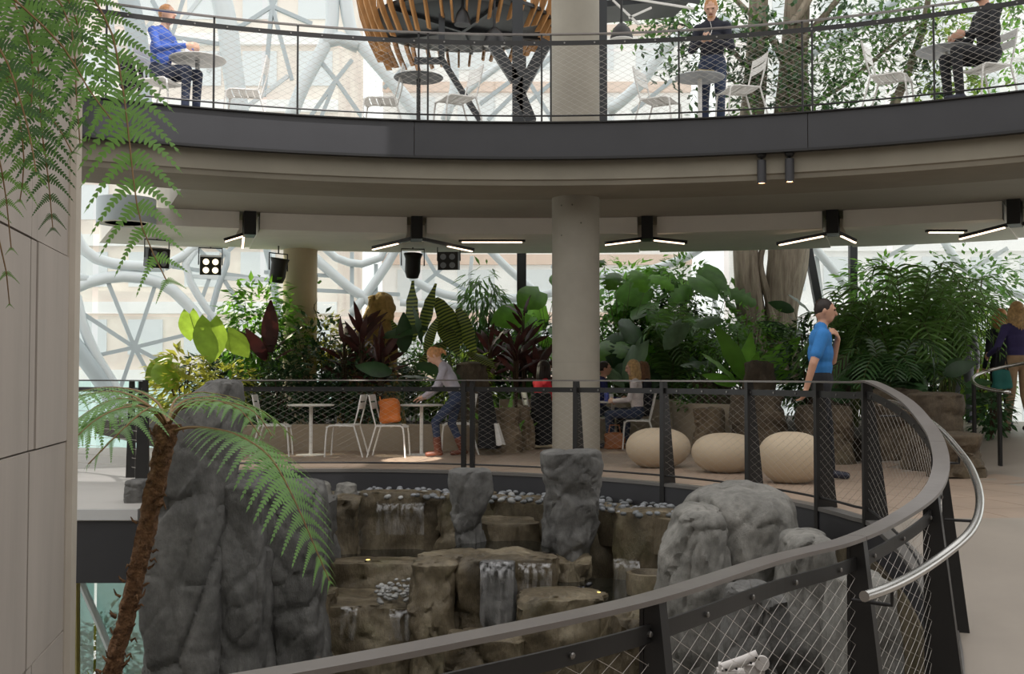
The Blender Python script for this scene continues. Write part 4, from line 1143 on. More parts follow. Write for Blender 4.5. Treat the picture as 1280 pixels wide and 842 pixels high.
# black stage lights and ring drum under the ceiling, left
def stage_light(x, y, Y, rz, tilt, label, lit=False, cyl=False, s=1.0):
    p = at(x, y, Y); t = thing('stage_light', label, 'lamp', p, rz)
    M = Matrix.Rotation(tilt, 3, 'X')
    if cyl: MB().lathe([(0, -.20), (.10, -.20), (.13, -.10), (.13, .12), (.16, .20), (.15, .20), (.12, .12), (0, .10)], n=20, M=M).build('can', BLACK, t, True, 40)
    else:
        b = MB().box((0, 0, 0), (.34 * s, .22, .30 * s), M=M).build('can', BLACK, t)
        for i in range(2):
            for j in range(2):
                c = M @ Vector(((i - .5) * .15, -.115, (j - .5) * .14))
                MB().lathe([(0, 0), (.05, 0), (.05, .01)], c, 14, M @ Matrix.Rotation(PI / 2, 3, 'X')).build('lens', emit('warm_stage', (1, .86, .6), 2.0) if lit else mat('dull_lens', (.25, .27, .3), .2), b)
    yk = MB().tube([(-.19, 0, 0), (-.19, 0, .28), (.19, 0, .28), (.19, 0, 0)], .012, 6).build('yoke', BLACK, t)
    MB().tube([(0, 0, .28), (0, 0, max(.30, ZP0 - .004 - p.z))], .012, 6).build('stem', BLACK, t)
stage_light(516, 332, 18.6, .2, .3, 'black cylinder stage light hanging before the white frames', cyl=True)
stage_light(561, 326, 18.6, -.1, .1, 'black box stage light hanging right of the cylinder light')
stage_light(263, 331, 18.6, .3, .25, 'black stage light with four warm lenses above the left bed', lit=True)
stage_light(348, 338, 18.4, .9, .2, 'black stage light half hidden by the warm column', cyl=True)
stage_light(196, 322, 17.5, .6, .2, 'black stage light behind the hanging fern tip')
p = at(158, 268, 15.6)
t = thing('ring_lamp', 'large grey drum ring lamp hanging in the opening beside the wall', 'lamp', (p.x, p.y, p.z - .12))
MB().lathe([(.37, 0), (.40, -.01), (.40, .34), (.37, .34), (.37, 0)], n=40).build('drum', FRAME2, t, True, 40)
MB().lathe([(.27, .01), (.31, -.012), (.365, -.004), (.365, .03), (.27, .03), (.27, .01)], n=40).build('light_ring', mat('frosted_ring', (.70, .66, .56), .5), t, True, 40)
MB().lathe([(0, .05), (.27, .05)], n=30).build('baffle', FASC, t)
for a in (0, 2.1, 4.2): MB().tube([(.38 * math.cos(a), .38 * math.sin(a), .34), (.38 * math.cos(a), .38 * math.sin(a), ZU - .735 - t.location.z)], .006, 5).build('cable', STEEL, t)
# ================================================================== people
SKIN = mat('skin', (.56, .31, .21), .55, var=.05, scale=8); SKIN2 = mat('skin_fair', (.66, .40, .29), .55, var=.05, scale=8)
LIP = mat('lip', (.38, .14, .11), .5); EYE = mat('eye_dark', (.03, .025, .02), .2)
def cloth(name, c): return mat('cloth_' + name, c, .85, var=.12, scale=7, bump=.25, bscale=14, dist=.02)
def capsule(mb, a, b, ra, rb, n=12):
    a = Vector(a); b = Vector(b); d = b - a; L = d.length
    if L < 1e-5: return
    prof = []
    for i in range(5): t = PI / 2 * i / 4; prof.append((ra * math.sin(t), -ra * math.cos(t)))
    for i in range(5): t = PI / 2 * i / 4; prof.append((rb * math.cos(t), L + rb * math.sin(t)))
    z = d.normalized(); x = z.orthogonal().normalized(); y = z.cross(x)
    M = Matrix((x, y, z)).transposed()
    mb.lathe([(max(r, 0.0), h) for r, h in prof], a, n, M)
class Body:
    def __init__(s): s.mb = MB(); s.pr = []
    def cap(s, a, b, ra, rb, mi):
        capsule(s.mb, a, b, ra, rb); s.pr.append(('c', np.array(a, float), np.array(b, float), ra, rb, mi))
    def ell(s, c, r, M, mi):
        s.mb.ell(c, r, M, 16, 10); s.pr.append(('e', np.array(c, float), np.array(r, float), np.array(M, float), 0, mi))
    def finish(s, name, mats, parent, vox):
        me = s.mb.mesh(name, mats); o = link(name, me, None)
        r = o.modifiers.new('r', 'REMESH'); r.mode = 'VOXEL'; r.voxel_size = vox; r.use_smooth_shade = True
        sm = o.modifiers.new('s', 'SMOOTH'); sm.factor = .5; sm.iterations = 4
        dg = bpy.context.evaluated_depsgraph_get(); ev = o.evaluated_get(dg)
        nm = bpy.data.meshes.new_from_object(ev, depsgraph=dg)
        bpy.data.objects.remove(o); nm.name = name
        while len(nm.materials) < len(mats): nm.materials.append(None)
        for i, m in enumerate(mats): nm.materials[i] = m
        n = len(nm.polygons); C = np.empty(n * 3); nm.polygons.foreach_get('center', C); C = C.reshape(-1, 3)
        best = np.full(n, 1e9); mi = np.zeros(n, int)
        for p in s.pr:
            if p[0] == 'c':
                d = p[2] - p[1]; t = np.clip(((C - p[1]) @ d) / (d @ d), 0, 1); D = np.linalg.norm(C - p[1] - t[:, None] * d, axis=1) - (p[3] + (p[4] - p[3]) * t)
            else:
                q = (C - p[1]) @ p[3]; k = np.linalg.norm(q / p[2], axis=1); D = (k - 1) * p[2].min()
            w = D < best; best[w] = D[w]; mi[w] = p[5]
        nm.polygons.foreach_set('material_index', mi.tolist()); nm.polygons.foreach_set('use_smooth', [True] * n)
        nm.update()
        return link(name, nm, parent)
def frame3(up, fwd):
    z = Vector(up).normalized(); y = z.cross(Vector(fwd)).normalized(); x = y.cross(z)
    return Matrix((x, y, z)).transposed()
def person(label, loc, deg, J, shirt, pants, shoes, hair, sleeve=1.0, skin=None, hairstyle='short', vox=.0095, H=1.75, look=(1, 0, 0), beard=None, skirt=0, group=None, scale=1.0, grip=.5, slim=1.0, boots=0):
    """J in metres, local x forward, y left, z up"""
    t = thing('person', label, 'person', loc, math.radians(deg), group); t.scale = (scale,) * 3
    sk = skin or SKIN
    mats = [sk, shirt, pants, shoes, hair, LIP]
    V = {k: Vector(v) for k, v in J.items() if k != 'collar'}
    B = Body()
    pel, nek = V['pel'], V['neck']
    sp = (nek - pel); sdir = sp.normalized()
    fwd = Vector(J.get('fwd', (1, 0, 0)))
    M = frame3(sdir, fwd); side = M.col[1]
    w = slim
    B.ell(pel + sdir * .02, (.115 * w, .165 * w, .13), M, 2)
    B.ell(pel + sp * .30, (.108 * w, .15 * w, .15), M, 1)
    B.ell(pel + sp * .55, (.118 * w, .165 * w, .17), M, 1)
    B.ell(pel + sp * .80, (.105 * w, .175 * w, .14), M, 1)
    B.cap(V['sh_l'], V['sh_r'], .062 * w, .062 * w, 1)
    B.cap(nek + sdir * .0, V['sh_l'] * .6 + nek * .4, .062, .055, 1); B.cap(nek, V['sh_r'] * .6 + nek * .4, .062, .055, 1)
    hd = V['head']
    B.cap(nek - sdir * .03, hd - Vector((0, 0, .05)), .056, .052, 0)
    # collar
    if J.get('collar'): B.cap(nek + sdir * .015 + M.col[1] * .03, nek + sdir * .015 - M.col[1] * .03, .062, .062, 1)
    lk = Vector(look).normalized(); up0 = Vector((0, 0, 1)); HM = frame3(up0 - lk * up0.dot(lk), lk)
    hx, hy, hz = HM.col[0], HM.col[1], HM.col[2]
    B.ell(hd, (.098, .078, .112), HM, 0)
    B.ell(hd + hx * .032 - hz * .055, (.062, .058, .066), HM, 0)
    if beard: B.ell(hd + hx * .045 - hz * .092, (.052, .050, .034), HM, 4)
    B.ell(hd + hx * .055 + hz * .005, (.042, .052, .06), HM, 0)
    B.cap(hd + hx * .094 + hz * .012, hd + hx * .112 - hz * .022, .010, .016, 0)
    B.cap(hd + hx * .092 - hz * .052 + hy * .016, hd + hx * .092 - hz * .052 - hy * .016, .008, .008, 5)
    B.cap(hd + hx * .09 + hz * .030 + hy * .05, hd + hx * .095 + hz * .030 - hy * .05, .010, .010, 0)
    for s in (1, -1): B.ell(hd - hx * .005 + hy * s * .08 - hz * .008, (.018, .010, .03), HM, 0)
    for s, q in (('l', 1), ('r', -1)):
        sh, el, wr = V['sh_' + s], V['el_' + s], V['wr_' + s]
        m2 = sh + (el - sh) * min(1, sleeve * 2) if sleeve < .5 else el
        if sleeve >= .95:
            B.cap(sh, el, .056 * w, .045, 1); B.cap(el, wr, .044, .034, 1)
        else:
            e2 = sh + (el - sh) * sleeve * 1.6
            B.cap(sh, e2, .062 * w, .060, 1); B.cap(sh, el, .048, .040, 0); B.cap(el, wr, .040, .028, 0)
        # hand: palm, four fingers, thumb
        d = (wr - el).normalized(); hdn = Vector(J.get('hand_' + s, d)).normalized()
        pn = Vector(J.get('palm_' + s, (0, -q, 0))); pn = (pn - hdn * pn.dot(hdn)).normalized(); ac = hdn.cross(pn)
        PMx = Matrix((pn, ac, hdn)).transposed()
        B.cap(wr, wr + hdn * .03, .027, .026, 0)
        B.ell(wr + hdn * .055, (.018, .042, .050), PMx, 0)
        for k in range(4):
            o_ = ac * (-.030 + .020 * k); L = (.072, .080, .076, .060)[k]
            a = wr + hdn * .092 + o_; bnd = (hdn * (1 - grip * .6) + pn * grip).normalized(); b = a + bnd * L * .55
            bn2 = (hdn * (1 - grip * 1.3) + pn * grip * 1.3).normalized(); c = b + bn2 * L * .5
            B.cap(a - hdn * .02, b, .0105, .0095, 0); B.cap(b, c, .0095, .008, 0)
        th = ac * -.036; a = wr + hdn * .03 + th * .8; b = a + (hdn * .6 + th.normalized() * .6 + pn * .3).normalized() * .045; c = b + (hdn * .9 + pn * .4).normalized() * .032
        B.cap(a, b, .014, .012, 0); B.cap(b, c, .011, .009, 0)
        hp, kn, an = V['hip_' + s], V['kn_' + s], V['an_' + s]
        B.cap(hp, kn, .088 * w, .062, 2); B.cap(kn, an + (kn - an) * .05, .060, .047, 2)
        if boots: B.cap(an + (kn - an) * boots, an, .062, .056, 3)
        td = Vector(J.get('toe_' + s, (1, 0, 0))).normalized()
        B.cap(an - Vector((0, 0, .035)) - td * .03, an + td * .15 - Vector((0, 0, .055)), .042, .036, 3); B.cap(an, an - Vector((0, 0, .04)) - td * .035, .040, .040, 3)
    body = B.finish('body', mats, t, vox)
    for s in (1, -1):
        MB().ell(hd + hx * .090 + hz * .016 + hy * s * .032, (.010, .012, .008), HM, 8, 6).build('eye', EYE, body, True)
    # hair
    mb = MB()
    def hair_ell(c, r, fr=2.0):
        m0 = MB().ell(c, r, HM, 26, 18); m0.v = [tuple(Vector(q) + (Vector(q) - Vector(c)).normalized() * .006 * noise.noise(Vector(q) * 60)) for q in m0.v]; mb.add(m0.v, m0.f)
    if hairstyle == 'short': hair_ell(hd - hx * .016 + hz * .022, (.096, .084, .102))
    elif hairstyle == 'crop': hair_ell(hd - hx * .014 + hz * .020, (.094, .082, .102))
    elif hairstyle == 'bun':
        hair_ell(hd - hx * .016 + hz * .02, (.10, .088, .106)); hair_ell(hd - hx * .115 - hz * .005, (.042, .04, .045)); 
        mb.tube([hd - hx * .12, hd - hx * .15 - hz * .05, hd - hx * .14 - hz * .10], [.03, .026, .008], 8)
    elif hairstyle in ('long', 'bob'):
        L = .30 if hairstyle == 'long' else .12
        hair_ell(hd - hx * .022 + hz * .02, (.106, .094, .11))
        for k in range(13):
            a = math.radians(-112 + 224 * k / 12); o_ = -hx * math.cos(a) * .075 + hy * math.sin(a) * .078 - hx * .02
            e_ = hd + o_ * 1.25 - Vector((0, 0, L)) + Vector((0, 0, .03 * noise.noise(Vector((k * 1.7, 0, 0)))))
            mb.tube([hd + o_ + hz * .03, hd + o_ * 1.18 - Vector((0, 0, L * .45)), e_], [.034, .036, .012], 7)
    if mb.v: mb.build('hair', hair, t, True)
    return t
def standing(lean=0, **k):
    J = dict(pel=(0, 0, .95), neck=(.0, 0, 1.46), head=(.03, 0, 1.64), sh_l=(0, .175, 1.40), sh_r=(0, -.175, 1.40), el_l=(-.03, .23, 1.12), el_r=(-.03, -.23, 1.12), wr_l=(.08, .22, .90), wr_r=(.08, -.22, .90),
             hip_l=(0, .09, .92), hip_r=(0, -.09, .92), kn_l=(.02, .10, .50), kn_r=(.02, -.10, .50), an_l=(-.02, .10, .095), an_r=(-.02, -.10, .095))
    J.update(k); return J
def sitting(**k):
    J = dict(pel=(0, 0, .56), neck=(.03, 0, 1.07), head=(.08, 0, 1.25), sh_l=(.02, .175, 1.01), sh_r=(.02, -.175, 1.01), el_l=(.10, .22, .76), el_r=(.10, -.22, .76), wr_l=(.34, .12, .74), wr_r=(.34, -.12, .74),
             hip_l=(.03, .09, .545), hip_r=(.03, -.09, .545), kn_l=(.44, .11, .53), kn_r=(.44, -.11, .53), an_l=(.42, .11, .095), an_r=(.42, -.11, .095))
    J.update(k); return J
H_BR = mat('hair_brown', (.045, .022, .012), .6, var=.3, scale=30); H_BL = mat('hair_blond', (.50, .32, .14), .55, var=.3, scale=30); H_ST = mat('hair_strawberry', (.52, .25, .10), .55, var=.3, scale=30)
H_DK = mat('hair_dark', (.020, .011, .008), .6, var=.3, scale=30); H_LB = mat('hair_lightbrown', (.19, .09, .045), .6, var=.3, scale=30)
BLUE = cloth('blue', (.035, .20, .52)); NAVY = cloth('navy', (.014, .016, .028)); DENIM = cloth('denim', (.028, .042, .085)); GREYS = cloth('grey', (.40, .38, .43)); REDS = cloth('red', (.72, .025, .045)); WHITES = cloth('white', (.75, .68, .68))
KHAKI = cloth('khaki', (.34, .225, .13)); PURP = cloth('purple', (.045, .035, .12)); DKP2 = cloth('charcoal', (.012, .013, .017)); ROYAL = cloth('royal', (.05, .11, .42)); PRINT = mat('cloth_print', (.10, .10, .14), .85, col2=(.55, .55, .58), scale=26, detail=1)
BOOT = mat('boot_leather', (.13, .035, .016), .5); SHOE = mat('shoe_dark', (.02, .022, .04), .6); SHOEB = mat('shoe_brown', (.06, .03, .02), .6)
# man in blue beside the egg seats
pm = fl(1026, 12.1)
person('man in a blue short-sleeved shirt standing with a hand at his collar', pm, -8, standing(
    head=(.045, 0, 1.645), el_r=(-.10, -.25, 1.13), wr_r=(-.16, -.21, .90), hand_r=(-.25, .15, -1), palm_r=(-.7, .4, 0),
    el_l=(.14, .19, 1.16), wr_l=(.17, .04, 1.37), hand_l=(-.2, -.75, .6), palm_l=(-1, 0, 0), an_r=(-.10, -.10, .095), an_l=(.10, .11, .095), kn_l=(.07, .1, .5), kn_r=(-.02, -.1, .5), collar=1),
    BLUE, DKP2, SHOE, H_DK, sleeve=.42, hairstyle='crop', vox=.008, look=(1, -.1, -.12), scale=1.11, slim=1.06)
# woman leaning over the table
pw = fl(566, 15.66)
person('woman in a grey jumper and jeans leaning forward over the table', pw, 180, standing(
    pel=(-.06, 0, .86), neck=(.14, 0, 1.30), head=(.27, 0, 1.44), sh_l=(.12, .17, 1.25), sh_r=(.12, -.17, 1.25), el_l=(.22, .22, 1.0), el_r=(.20, -.22, .98), wr_l=(.40, .15, .86), wr_r=(.38, -.14, .84), hand_l=(1, -.1, -.3), hand_r=(1, .1, -.3), palm_l=(0, 0, -1), palm_r=(0, 0, -1),
    hip_l=(-.06, .09, .83), hip_r=(-.06, -.09, .83), kn_l=(.24, .12, .50), kn_r=(.02, -.10, .47), an_l=(.20, .12, .10), an_r=(-.14, -.10, .10)),
    GREYS, DENIM, BOOT, H_ST, hairstyle='bun', skin=SKIN2, vox=.009, look=(.8, 0, -.6), grip=.25, slim=.95, scale=.98, boots=.38)
# seated group behind the column
person('person in a red top seated with their back to us', fl(676, 17.7), 30, sitting(), REDS, DKP2, SHOE, H_DK, hairstyle='long', vox=.012, slim=.95)
person('blonde woman in a white shirt seated at the far table', fl(797, 17.35), 165, sitting(), WHITES, DENIM, SHOE, H_BL, hairstyle='long', skin=SKIN2, vox=.011, slim=.92, look=(.9, .3, -.2))
person('person in navy with glasses seated behind the concrete column', fl(750, 18.4), 0, sitting(), cloth('navyblue', (.02, .025, .12)), DENIM, SHOE, H_DK, hairstyle='short', vox=.012)
person('brown-haired person seated beyond the blonde woman', fl(808, 18.6), 190, sitting(), NAVY, DKP2, SHOE, H_LB, hairstyle='long', vox=.012)
# path at right
zk = floor_z(*fl(1272, 15.0).xy)
person('person in a purple top and khaki trousers walking up the path', fl(1273, 15.0, zk), 95, standing(an_l=(.12, .1, .095), an_r=(-.12, -.1, .12), el_l=(-.02, .30, 1.14), wr_l=(.2, .3, 1.05)), PURP, KHAKI, SHOEB, H_BL, hairstyle='long', vox=.011)
person('person with ginger hair in dark clothes ahead on the path', fl(1252, 16.6, floor_z(6.9, 16)), 100, standing(), NAVY, DKP2, SHOE, H_ST, hairstyle='long', vox=.012)
person('person in a printed shirt half hidden by the palm', fl(1203, 18.0, .36), 60, standing(neck=(.08, 0, 1.44), head=(.14, 0, 1.60)), PRINT, cloth('greyjean', (.16, .17, .2)), SHOE, H_DK, hairstyle='short', vox=.012)
t = thing('shoulder_bag', 'teal shoulder bag beside the people on the path', 'bag', fl(1252, 14.9, .95), .2)
soft_box(.26, .10, .26, 8, cloth('teal', (.02, .14, .12)), 'bag_body', t, .85); MB().tube([(-.1, 0, .24), (-.05, 0, .55), (.05, 0, .55), (.1, 0, .24)], .008, 6).build('strap', JK, t)
# upper gallery
pu = fl(893, 14.25, ZU)
person('bearded man in a dark cardigan standing and looking at his phone', pu, 248, standing(head=(.06, 0, 1.63), el_l=(.06, .25, 1.12), el_r=(.06, -.25, 1.12), wr_l=(.27, .06, 1.16), wr_r=(.27, -.07, 1.16), hand_l=(.5, -.8, .1), hand_r=(.5, .8, .1), palm_l=(.3, 0, 1), palm_r=(.3, 0, 1), collar=1),
       NAVY, DENIM, SHOE, H_ST, hairstyle='crop', vox=.008, skin=SKIN2, beard=True, look=(.8, .1, -.55), grip=.7, scale=1.04)
M_ = Matrix.Rotation(math.radians(248), 4, 'Z'); q = pu + M_ @ Vector((.36, 0, 1.27))
t = thing('phone', 'dark phone held by the man on the gallery', 'phone', q, math.radians(248)); MB().box((0, 0, 0), (.008, .075, .15), M=Matrix.Rotation(-.6, 3, 'Y')).build('case', BLACK, t); MB().box((-.006, 0, .0), (.002, .066, .135), M=Matrix.Rotation(-.6, 3, 'Y')).build('screen', mat('phone_glass', (.05, .06, .07), .1), t)
MB().tube([pu + M_ @ Vector(v) for v in ((.12, .0, 1.50), (.15, .03, 1.38), (.22, .02, 1.28), (.34, 0, 1.22))], .003, 4).build('earphone_cable', WHITE, None); tag(bpy.data.objects['earphone_cable'], 'white earphone cable running from the collar to the phone', 'cable')
person('man in a blue jacket and headset seated at the gallery table', fl(196, 13.12, ZU), -18, sitting(head=(.09, 0, 1.25), wr_l=(.40, .10, .82), wr_r=(.40, -.10, .82), el_l=(.12, .22, .78), el_r=(.12, -.22, .78)), ROYAL, cloth('slate', (.03, .04, .075)), SHOE, H_ST, hairstyle='short', vox=.010, skin=SKIN2)
t = thing('backpack', 'black backpack hanging behind the seated man in blue', 'bag', fl(160, 13.35, ZU + .42), 0); soft_box(.28, .24, .40, 9, JK, 'bag_body', t, .9)
for s in (-1, 1): MB().tube([(.1, s * .07, .36), (.2, s * .07, .3), (.2, s * .07, .12), (.12, s * .07, .05)], .012, 6).build('strap', JK, t)
person('person in black seated at the gallery table before the tree', fl(1243, 12.5, ZU), 190, sitting(kn_l=(.46, .11, .56), kn_r=(.46, -.11, .52)), DKP2, DKP2, SHOE, H_LB, hairstyle='short', vox=.010, scale=1.05)
# ================================================================== planting
rng = random.Random(11)
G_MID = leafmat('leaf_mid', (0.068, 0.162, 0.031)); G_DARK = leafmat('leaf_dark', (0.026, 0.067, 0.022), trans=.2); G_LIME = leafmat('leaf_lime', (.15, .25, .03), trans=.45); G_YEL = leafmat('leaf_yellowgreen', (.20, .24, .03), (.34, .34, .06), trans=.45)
G_GREY = leafmat('leaf_greygreen', (0.117, 0.195, 0.111), trans=.25); G_RED = leafmat('leaf_maroon', (0.042, 0.014, 0.014), (.075, .022, .015), trans=.25); G_ZEB = leafmat('leaf_zebra', (.020, .045, .012), (.19, .24, .04), trans=.35, stripes=5.0, rnd=.1)
G_BRT = leafmat('leaf_bright', (0.105, 0.266, 0.031), trans=.4); G_PALM = leafmat('leaf_palm', (0.093, 0.194, 0.043), trans=.3); G_FERN = leafmat('leaf_fern', (.10, .215, .048), trans=.4, rnd=.15); G_FDK = leafmat('leaf_ferndark', (0.046, 0.111, 0.033), trans=.25, rnd=.2)
STEM = mat('stem_green', (.09, .11, .03), .6); STEMB = mat('stem_brown', (.08, .05, .028), .8)
def leafmesh(kind, m, name='leaf'):
    """blade of unit length along +Y, face up +Z"""
    nt = 9; mb = MB(); v = []; rows = []
    for i in range(nt + 1):
        t = i / nt
        if kind == 'heart': w = .40 * math.sin(PI * min(1, t * .92 + .08)) ** .75 * (1 - .35 * t) * 1.25; y = t; back = .20 * (1 - t) ** 3
        elif kind == 'oval': w = .24 * math.sin(PI * t) ** .8; back = 0
        elif kind == 'broad': w = .165 * math.sin(PI * (t * .94 + .03)) ** .6 * (1 - .6 * t ** 3); back = 0
        elif kind == 'lance': w = .075 * math.sin(PI * (t * .97 + .02)) ** .8 * (1.15 - .3 * t); back = 0
        elif kind == 'strap': w = .045 * (1 - t ** 3) + .004; back = 0
        else: w = .2; back = 0
        if kind == 'lobed': w = (.36 * math.sin(PI * (t * .9 + .08)) ** .6) * (1.0 if i % 2 == 0 else .55)
        dr = {'heart': .22, 'oval': .12, 'broad': .22, 'lance': .35, 'strap': .5, 'lobed': .3}[kind]
        z = -dr * t * t
        und = .016 * math.sin(i * 2.3)
        v += [(-w, t - back, z - .18 * w + und), (0, t, z + .0), (w, t - back, z - .18 * w - und)]
    f = []
    for i in range(nt):
        a = i * 3; f += [(a, a + 1, a + 4, a + 3), (a + 1, a + 2, a + 5, a + 4)]
    mb.add(v, f)
    return mb.mesh(name, m, True)
LM = {}
def lm(kind, m):
    k = (kind, m.name)
    if k not in LM: LM[k] = leafmesh(kind, m)
    return LM[k]
def lmat(p, d, up, L, roll=0.0, wide=1.0):
    y = Vector(d).normalized(); x = y.cross(Vector(up))
    if x.length < 1e-3: x = Vector((1, 0, 0))
    x.normalize(); z = x.cross(y)
    M = Matrix((x * L * wide, y * L, z * L)).transposed().to_4x4()
    R = Matrix.Rotation(roll, 4, 'Y')
    return Matrix.Translation(p) @ M @ R
def leafy(name, label, base, leaves, m, kind, group=None, stem_r=.008, stem_m=None, cat='plant', wide=1.0):
    """leaves: (attach point, direction, length) in world space; the stems run from the base"""
    t = thing(name, label, cat, base, 0, group); b = Vector(base); st = MB()
    for (q, d, L) in leaves:
        q = Vector(q); mid = (b + q) / 2 + Vector((q.x - b.x, q.y - b.y, 0)) * -.18 + Vector((0, 0, .1 * (q - b).length))
        st.tube([Vector((0, 0, 0)), mid - b, q - b], [stem_r, stem_r * .8, stem_r * .5], 5, False)
        o = link('leaf', lm(kind, m), t)
        o.matrix_local = lmat(q - b, d, Vector((rng.uniform(-.5, .5), rng.uniform(-1.5, -.3), .8)), L, rng.uniform(-.4, .4), wide)
    st.build('stems', stem_m or STEM, t, True)
    return t
def rosette(name, label, base, n, L, m, kind, spread=1.0, rise=.9, trunk=0.0, group=None, wide=1.0, jit=.25):
    b = Vector(base); lv = []
    for i in range(n):
        a = i * 2.39996 + rng.uniform(-.2, .2); r = rng.uniform(.35, 1.0)
        h = rng.uniform(.2, 1) ** .8
        q = b + Vector((math.cos(a) * .06 * r, math.sin(a) * .06 * r, trunk * (.35 + .65 * h)))
        d = Vector((math.cos(a) * spread * r, math.sin(a) * spread * r, rise * (.35 + h) + rng.uniform(-.1, .1)))
        lv.append((q, d, L * rng.uniform(1 - jit, 1 + jit)))
    return leafy(name, label, base, lv, m, kind, group, .012 if trunk < .3 else .02, STEMB if trunk > .2 else STEM, wide=wide)
def petiolate(name, label, base, h, n, L, m, kind='heart', spread=.6, group=None, wide=1.0, tip=-.5):
    b = Vector(base); lv = []
    for i in range(n):
        a = i * 2.39996 + rng.uniform(-.3, .3); r = rng.uniform(.3, 1.0); hh = h * rng.uniform(.45, 1.0)
        q = b + Vector((math.cos(a) * spread * r, math.sin(a) * spread * r, hh))
        d = Vector((math.cos(a), math.sin(a) - .25, tip + rng.uniform(-.35, .35)))
        lv.append((q, d, L * rng.uniform(.7, 1.15)))
    return leafy(name, label, base, lv, m, kind, group, wide=wide)
def shrub(name, label, base, w, d, h, n, L, m, group=None, lo=.05, kind='oval', droop=.2, stemn=6):
    """bush of small leaves too many to count"""
    t = thing(name, label, 'shrub', base, 0, group); mb = MB(); st = MB()
    for i in range(n):
        while True:
            p = Vector((rng.uniform(-1, 1), rng.uniform(-1, 1), rng.uniform(-1, 1)))
            if .25 < p.length < 1: break
        c = noise.noise(p * 2.3 + Vector(base)) 
        p *= (1 + .35 * c)
        q = Vector((p.x * w / 2, p.y * d / 2, lo * h + (p.z + 1) / 2 * h * (1 - lo)))
        out = Vector((p.x, p.y, .35 * p.z)).normalized() if p.length > 0 else Vector((1, 0, 0))
        dr = (out + Vector((rng.uniform(-.7, .7), rng.uniform(-.7, .7), rng.uniform(-.6, .5) - droop))).normalized()
        x = dr.cross(Vector((rng.uniform(-.4, .4), rng.uniform(-.4, .4), 1))).normalized(); l = L * rng.uniform(.6, 1.3); ww = l * .24 if kind == 'oval' else l * .10
        nz = x.cross(dr)
        mb.add([q, q + dr * l * .45 + x * ww, q + dr * l - nz * l * .15, q + dr * l * .45 - x * ww, q + dr * l * .45 - nz * l * .04], [(0, 1, 4), (1, 2, 4), (2, 3, 4), (3, 0, 4)])
    for i in range(stemn):
        a = rng.uniform(0, 6.28); r = rng.uniform(.2, .8)
        st.tube([(0, 0, -.02), (math.cos(a) * w * .15 * r, math.sin(a) * d * .15 * r, h * .4), (math.cos(a) * w * .42 * r, math.sin(a) * d * .42 * r, h * .85)], [.018, .012, .004], 5, False)
    f = mb.build('foliage', m, t); tag(f, kind='stuff')
    st.build('stems', STEMB, t)
    return t
def frond_mb(pts, L, n, style='fern', droop=.35, prof=None, up=(0, 0, 1), pin=10, fold=.0, mb=None, rr=.006, ang=.5, thin=1.0):
    P_ = [Vector(p) for p in pts]; C = catmull(P_, max(.01, sum((P_[i + 1] - P_[i]).length for i in range(len(P_) - 1)) / (n * 1.02)))
    mb = mb or MB(); k = len(C)
    mb.tube(C, [rr * (1 - .8 * i / k) + .0008 for i in range(k)], 5, False, mi=1)
    for i in range(2, k):
        t = i / (k - 1); T = (C[min(i + 1, k - 1)] - C[i - 1]).normalized(); S = T.cross(Vector(up))
        if S.length < .15: S = T.cross(Vector((0, -1, .2)))
        S.normalize(); Nn = S.cross(T)
        pl = L * (prof(t) if prof else (math.sin(PI * (t * .86 + .10)) ** .7) * (1.08 - .25 * t))
        for s in (1, -1):
            d = (S * s + T * ang + Nn * fold * 1.0).normalized(); q = C[i]
            ax = []
            m = pin if style == 'fern' else 4
            for j in range(m + 1):
                u = j / m; ax.append(q + d * pl * u + Vector((0, 0, -1)) * droop * pl * u * u)
            if style == 'palm':
                w = .022 * thin; v = []; A = T * 1.0
                for j, a in enumerate(ax):
                    u = j / m; ww = w * math.sin(PI * (u * .9 + .1)) ** .6
                    v += [a - A * ww, a + Nn * ww * .5, a + A * ww]
                f = []
                for j in range(m): b = j * 3; f += [(b, b + 1, b + 4, b + 3), (b + 1, b + 2, b + 5, b + 4)]
                mb.add(v, f)
            else:
                pw = pl * .17 * thin
                for j in range(m):
                    u = j / m; a, b = ax[j], ax[j + 1]; w = pw * (1 - u * .9) * (0.7 + .3 * math.sin(PI * min(1, u * 3 + .1)))
                    tt = (b - a); sd = (T - tt.normalized() * T.dot(tt.normalized())).normalized()
                    e1 = a + tt * .98
                    for q_ in (1, -1):
                        tipa = a + tt * .70 + sd * w * q_; tipb = a + tt * 1.12 + sd * w * q_ * .96
                        mb.add([a, e1, tipb, tipa], [(0, 1, 2, 3)] if q_ > 0 else [(3, 2, 1, 0)])
                e_ = ax[-1]; pdir = (ax[-1] - ax[-2])
                mb.add([ax[-1] + T * pw * .08, ax[-1] - T * pw * .08, e_ + pdir], [(0, 1, 2)])
    return mb
# ---- soil bed behind the planter walls
sb = MB()
Pb = [fl(200, 17.5), fl(232, 15.6), fl(300, 16.5), fl(380, 17.0), fl(480, 17.05), fl(580, 17.0), fl(620, 17.8), fl(628, 19.5), fl(850, 19.5), fl(862, 18.0), fl(890, 17.2), fl(935, 16.6), fl(975, 15.7), fl(1010, 14.9), fl(1100, 14.8), fl(1165, 14.4), fl(1215, 15.6), fl(1232, 21.5), fl(1000, 23.5), fl(640, 23.8), fl(300, 23.5), fl(120, 22)]
sb.add([p + Vector((0, 0, .30)) for p in Pb] + [p + Vector((0, 0, .0)) for p in Pb], [tuple(range(len(Pb)))] + [(i, i + len(Pb), (i + 1) % len(Pb) + len(Pb), (i + 1) % len(Pb)) for i in range(len(Pb))])
struct('floor_planting_bed', sb, SOIL, label='dark soil bed behind the planter walls')
ZS = .30
def bd(x, Y): return fl(x, Y, ZS - .01)
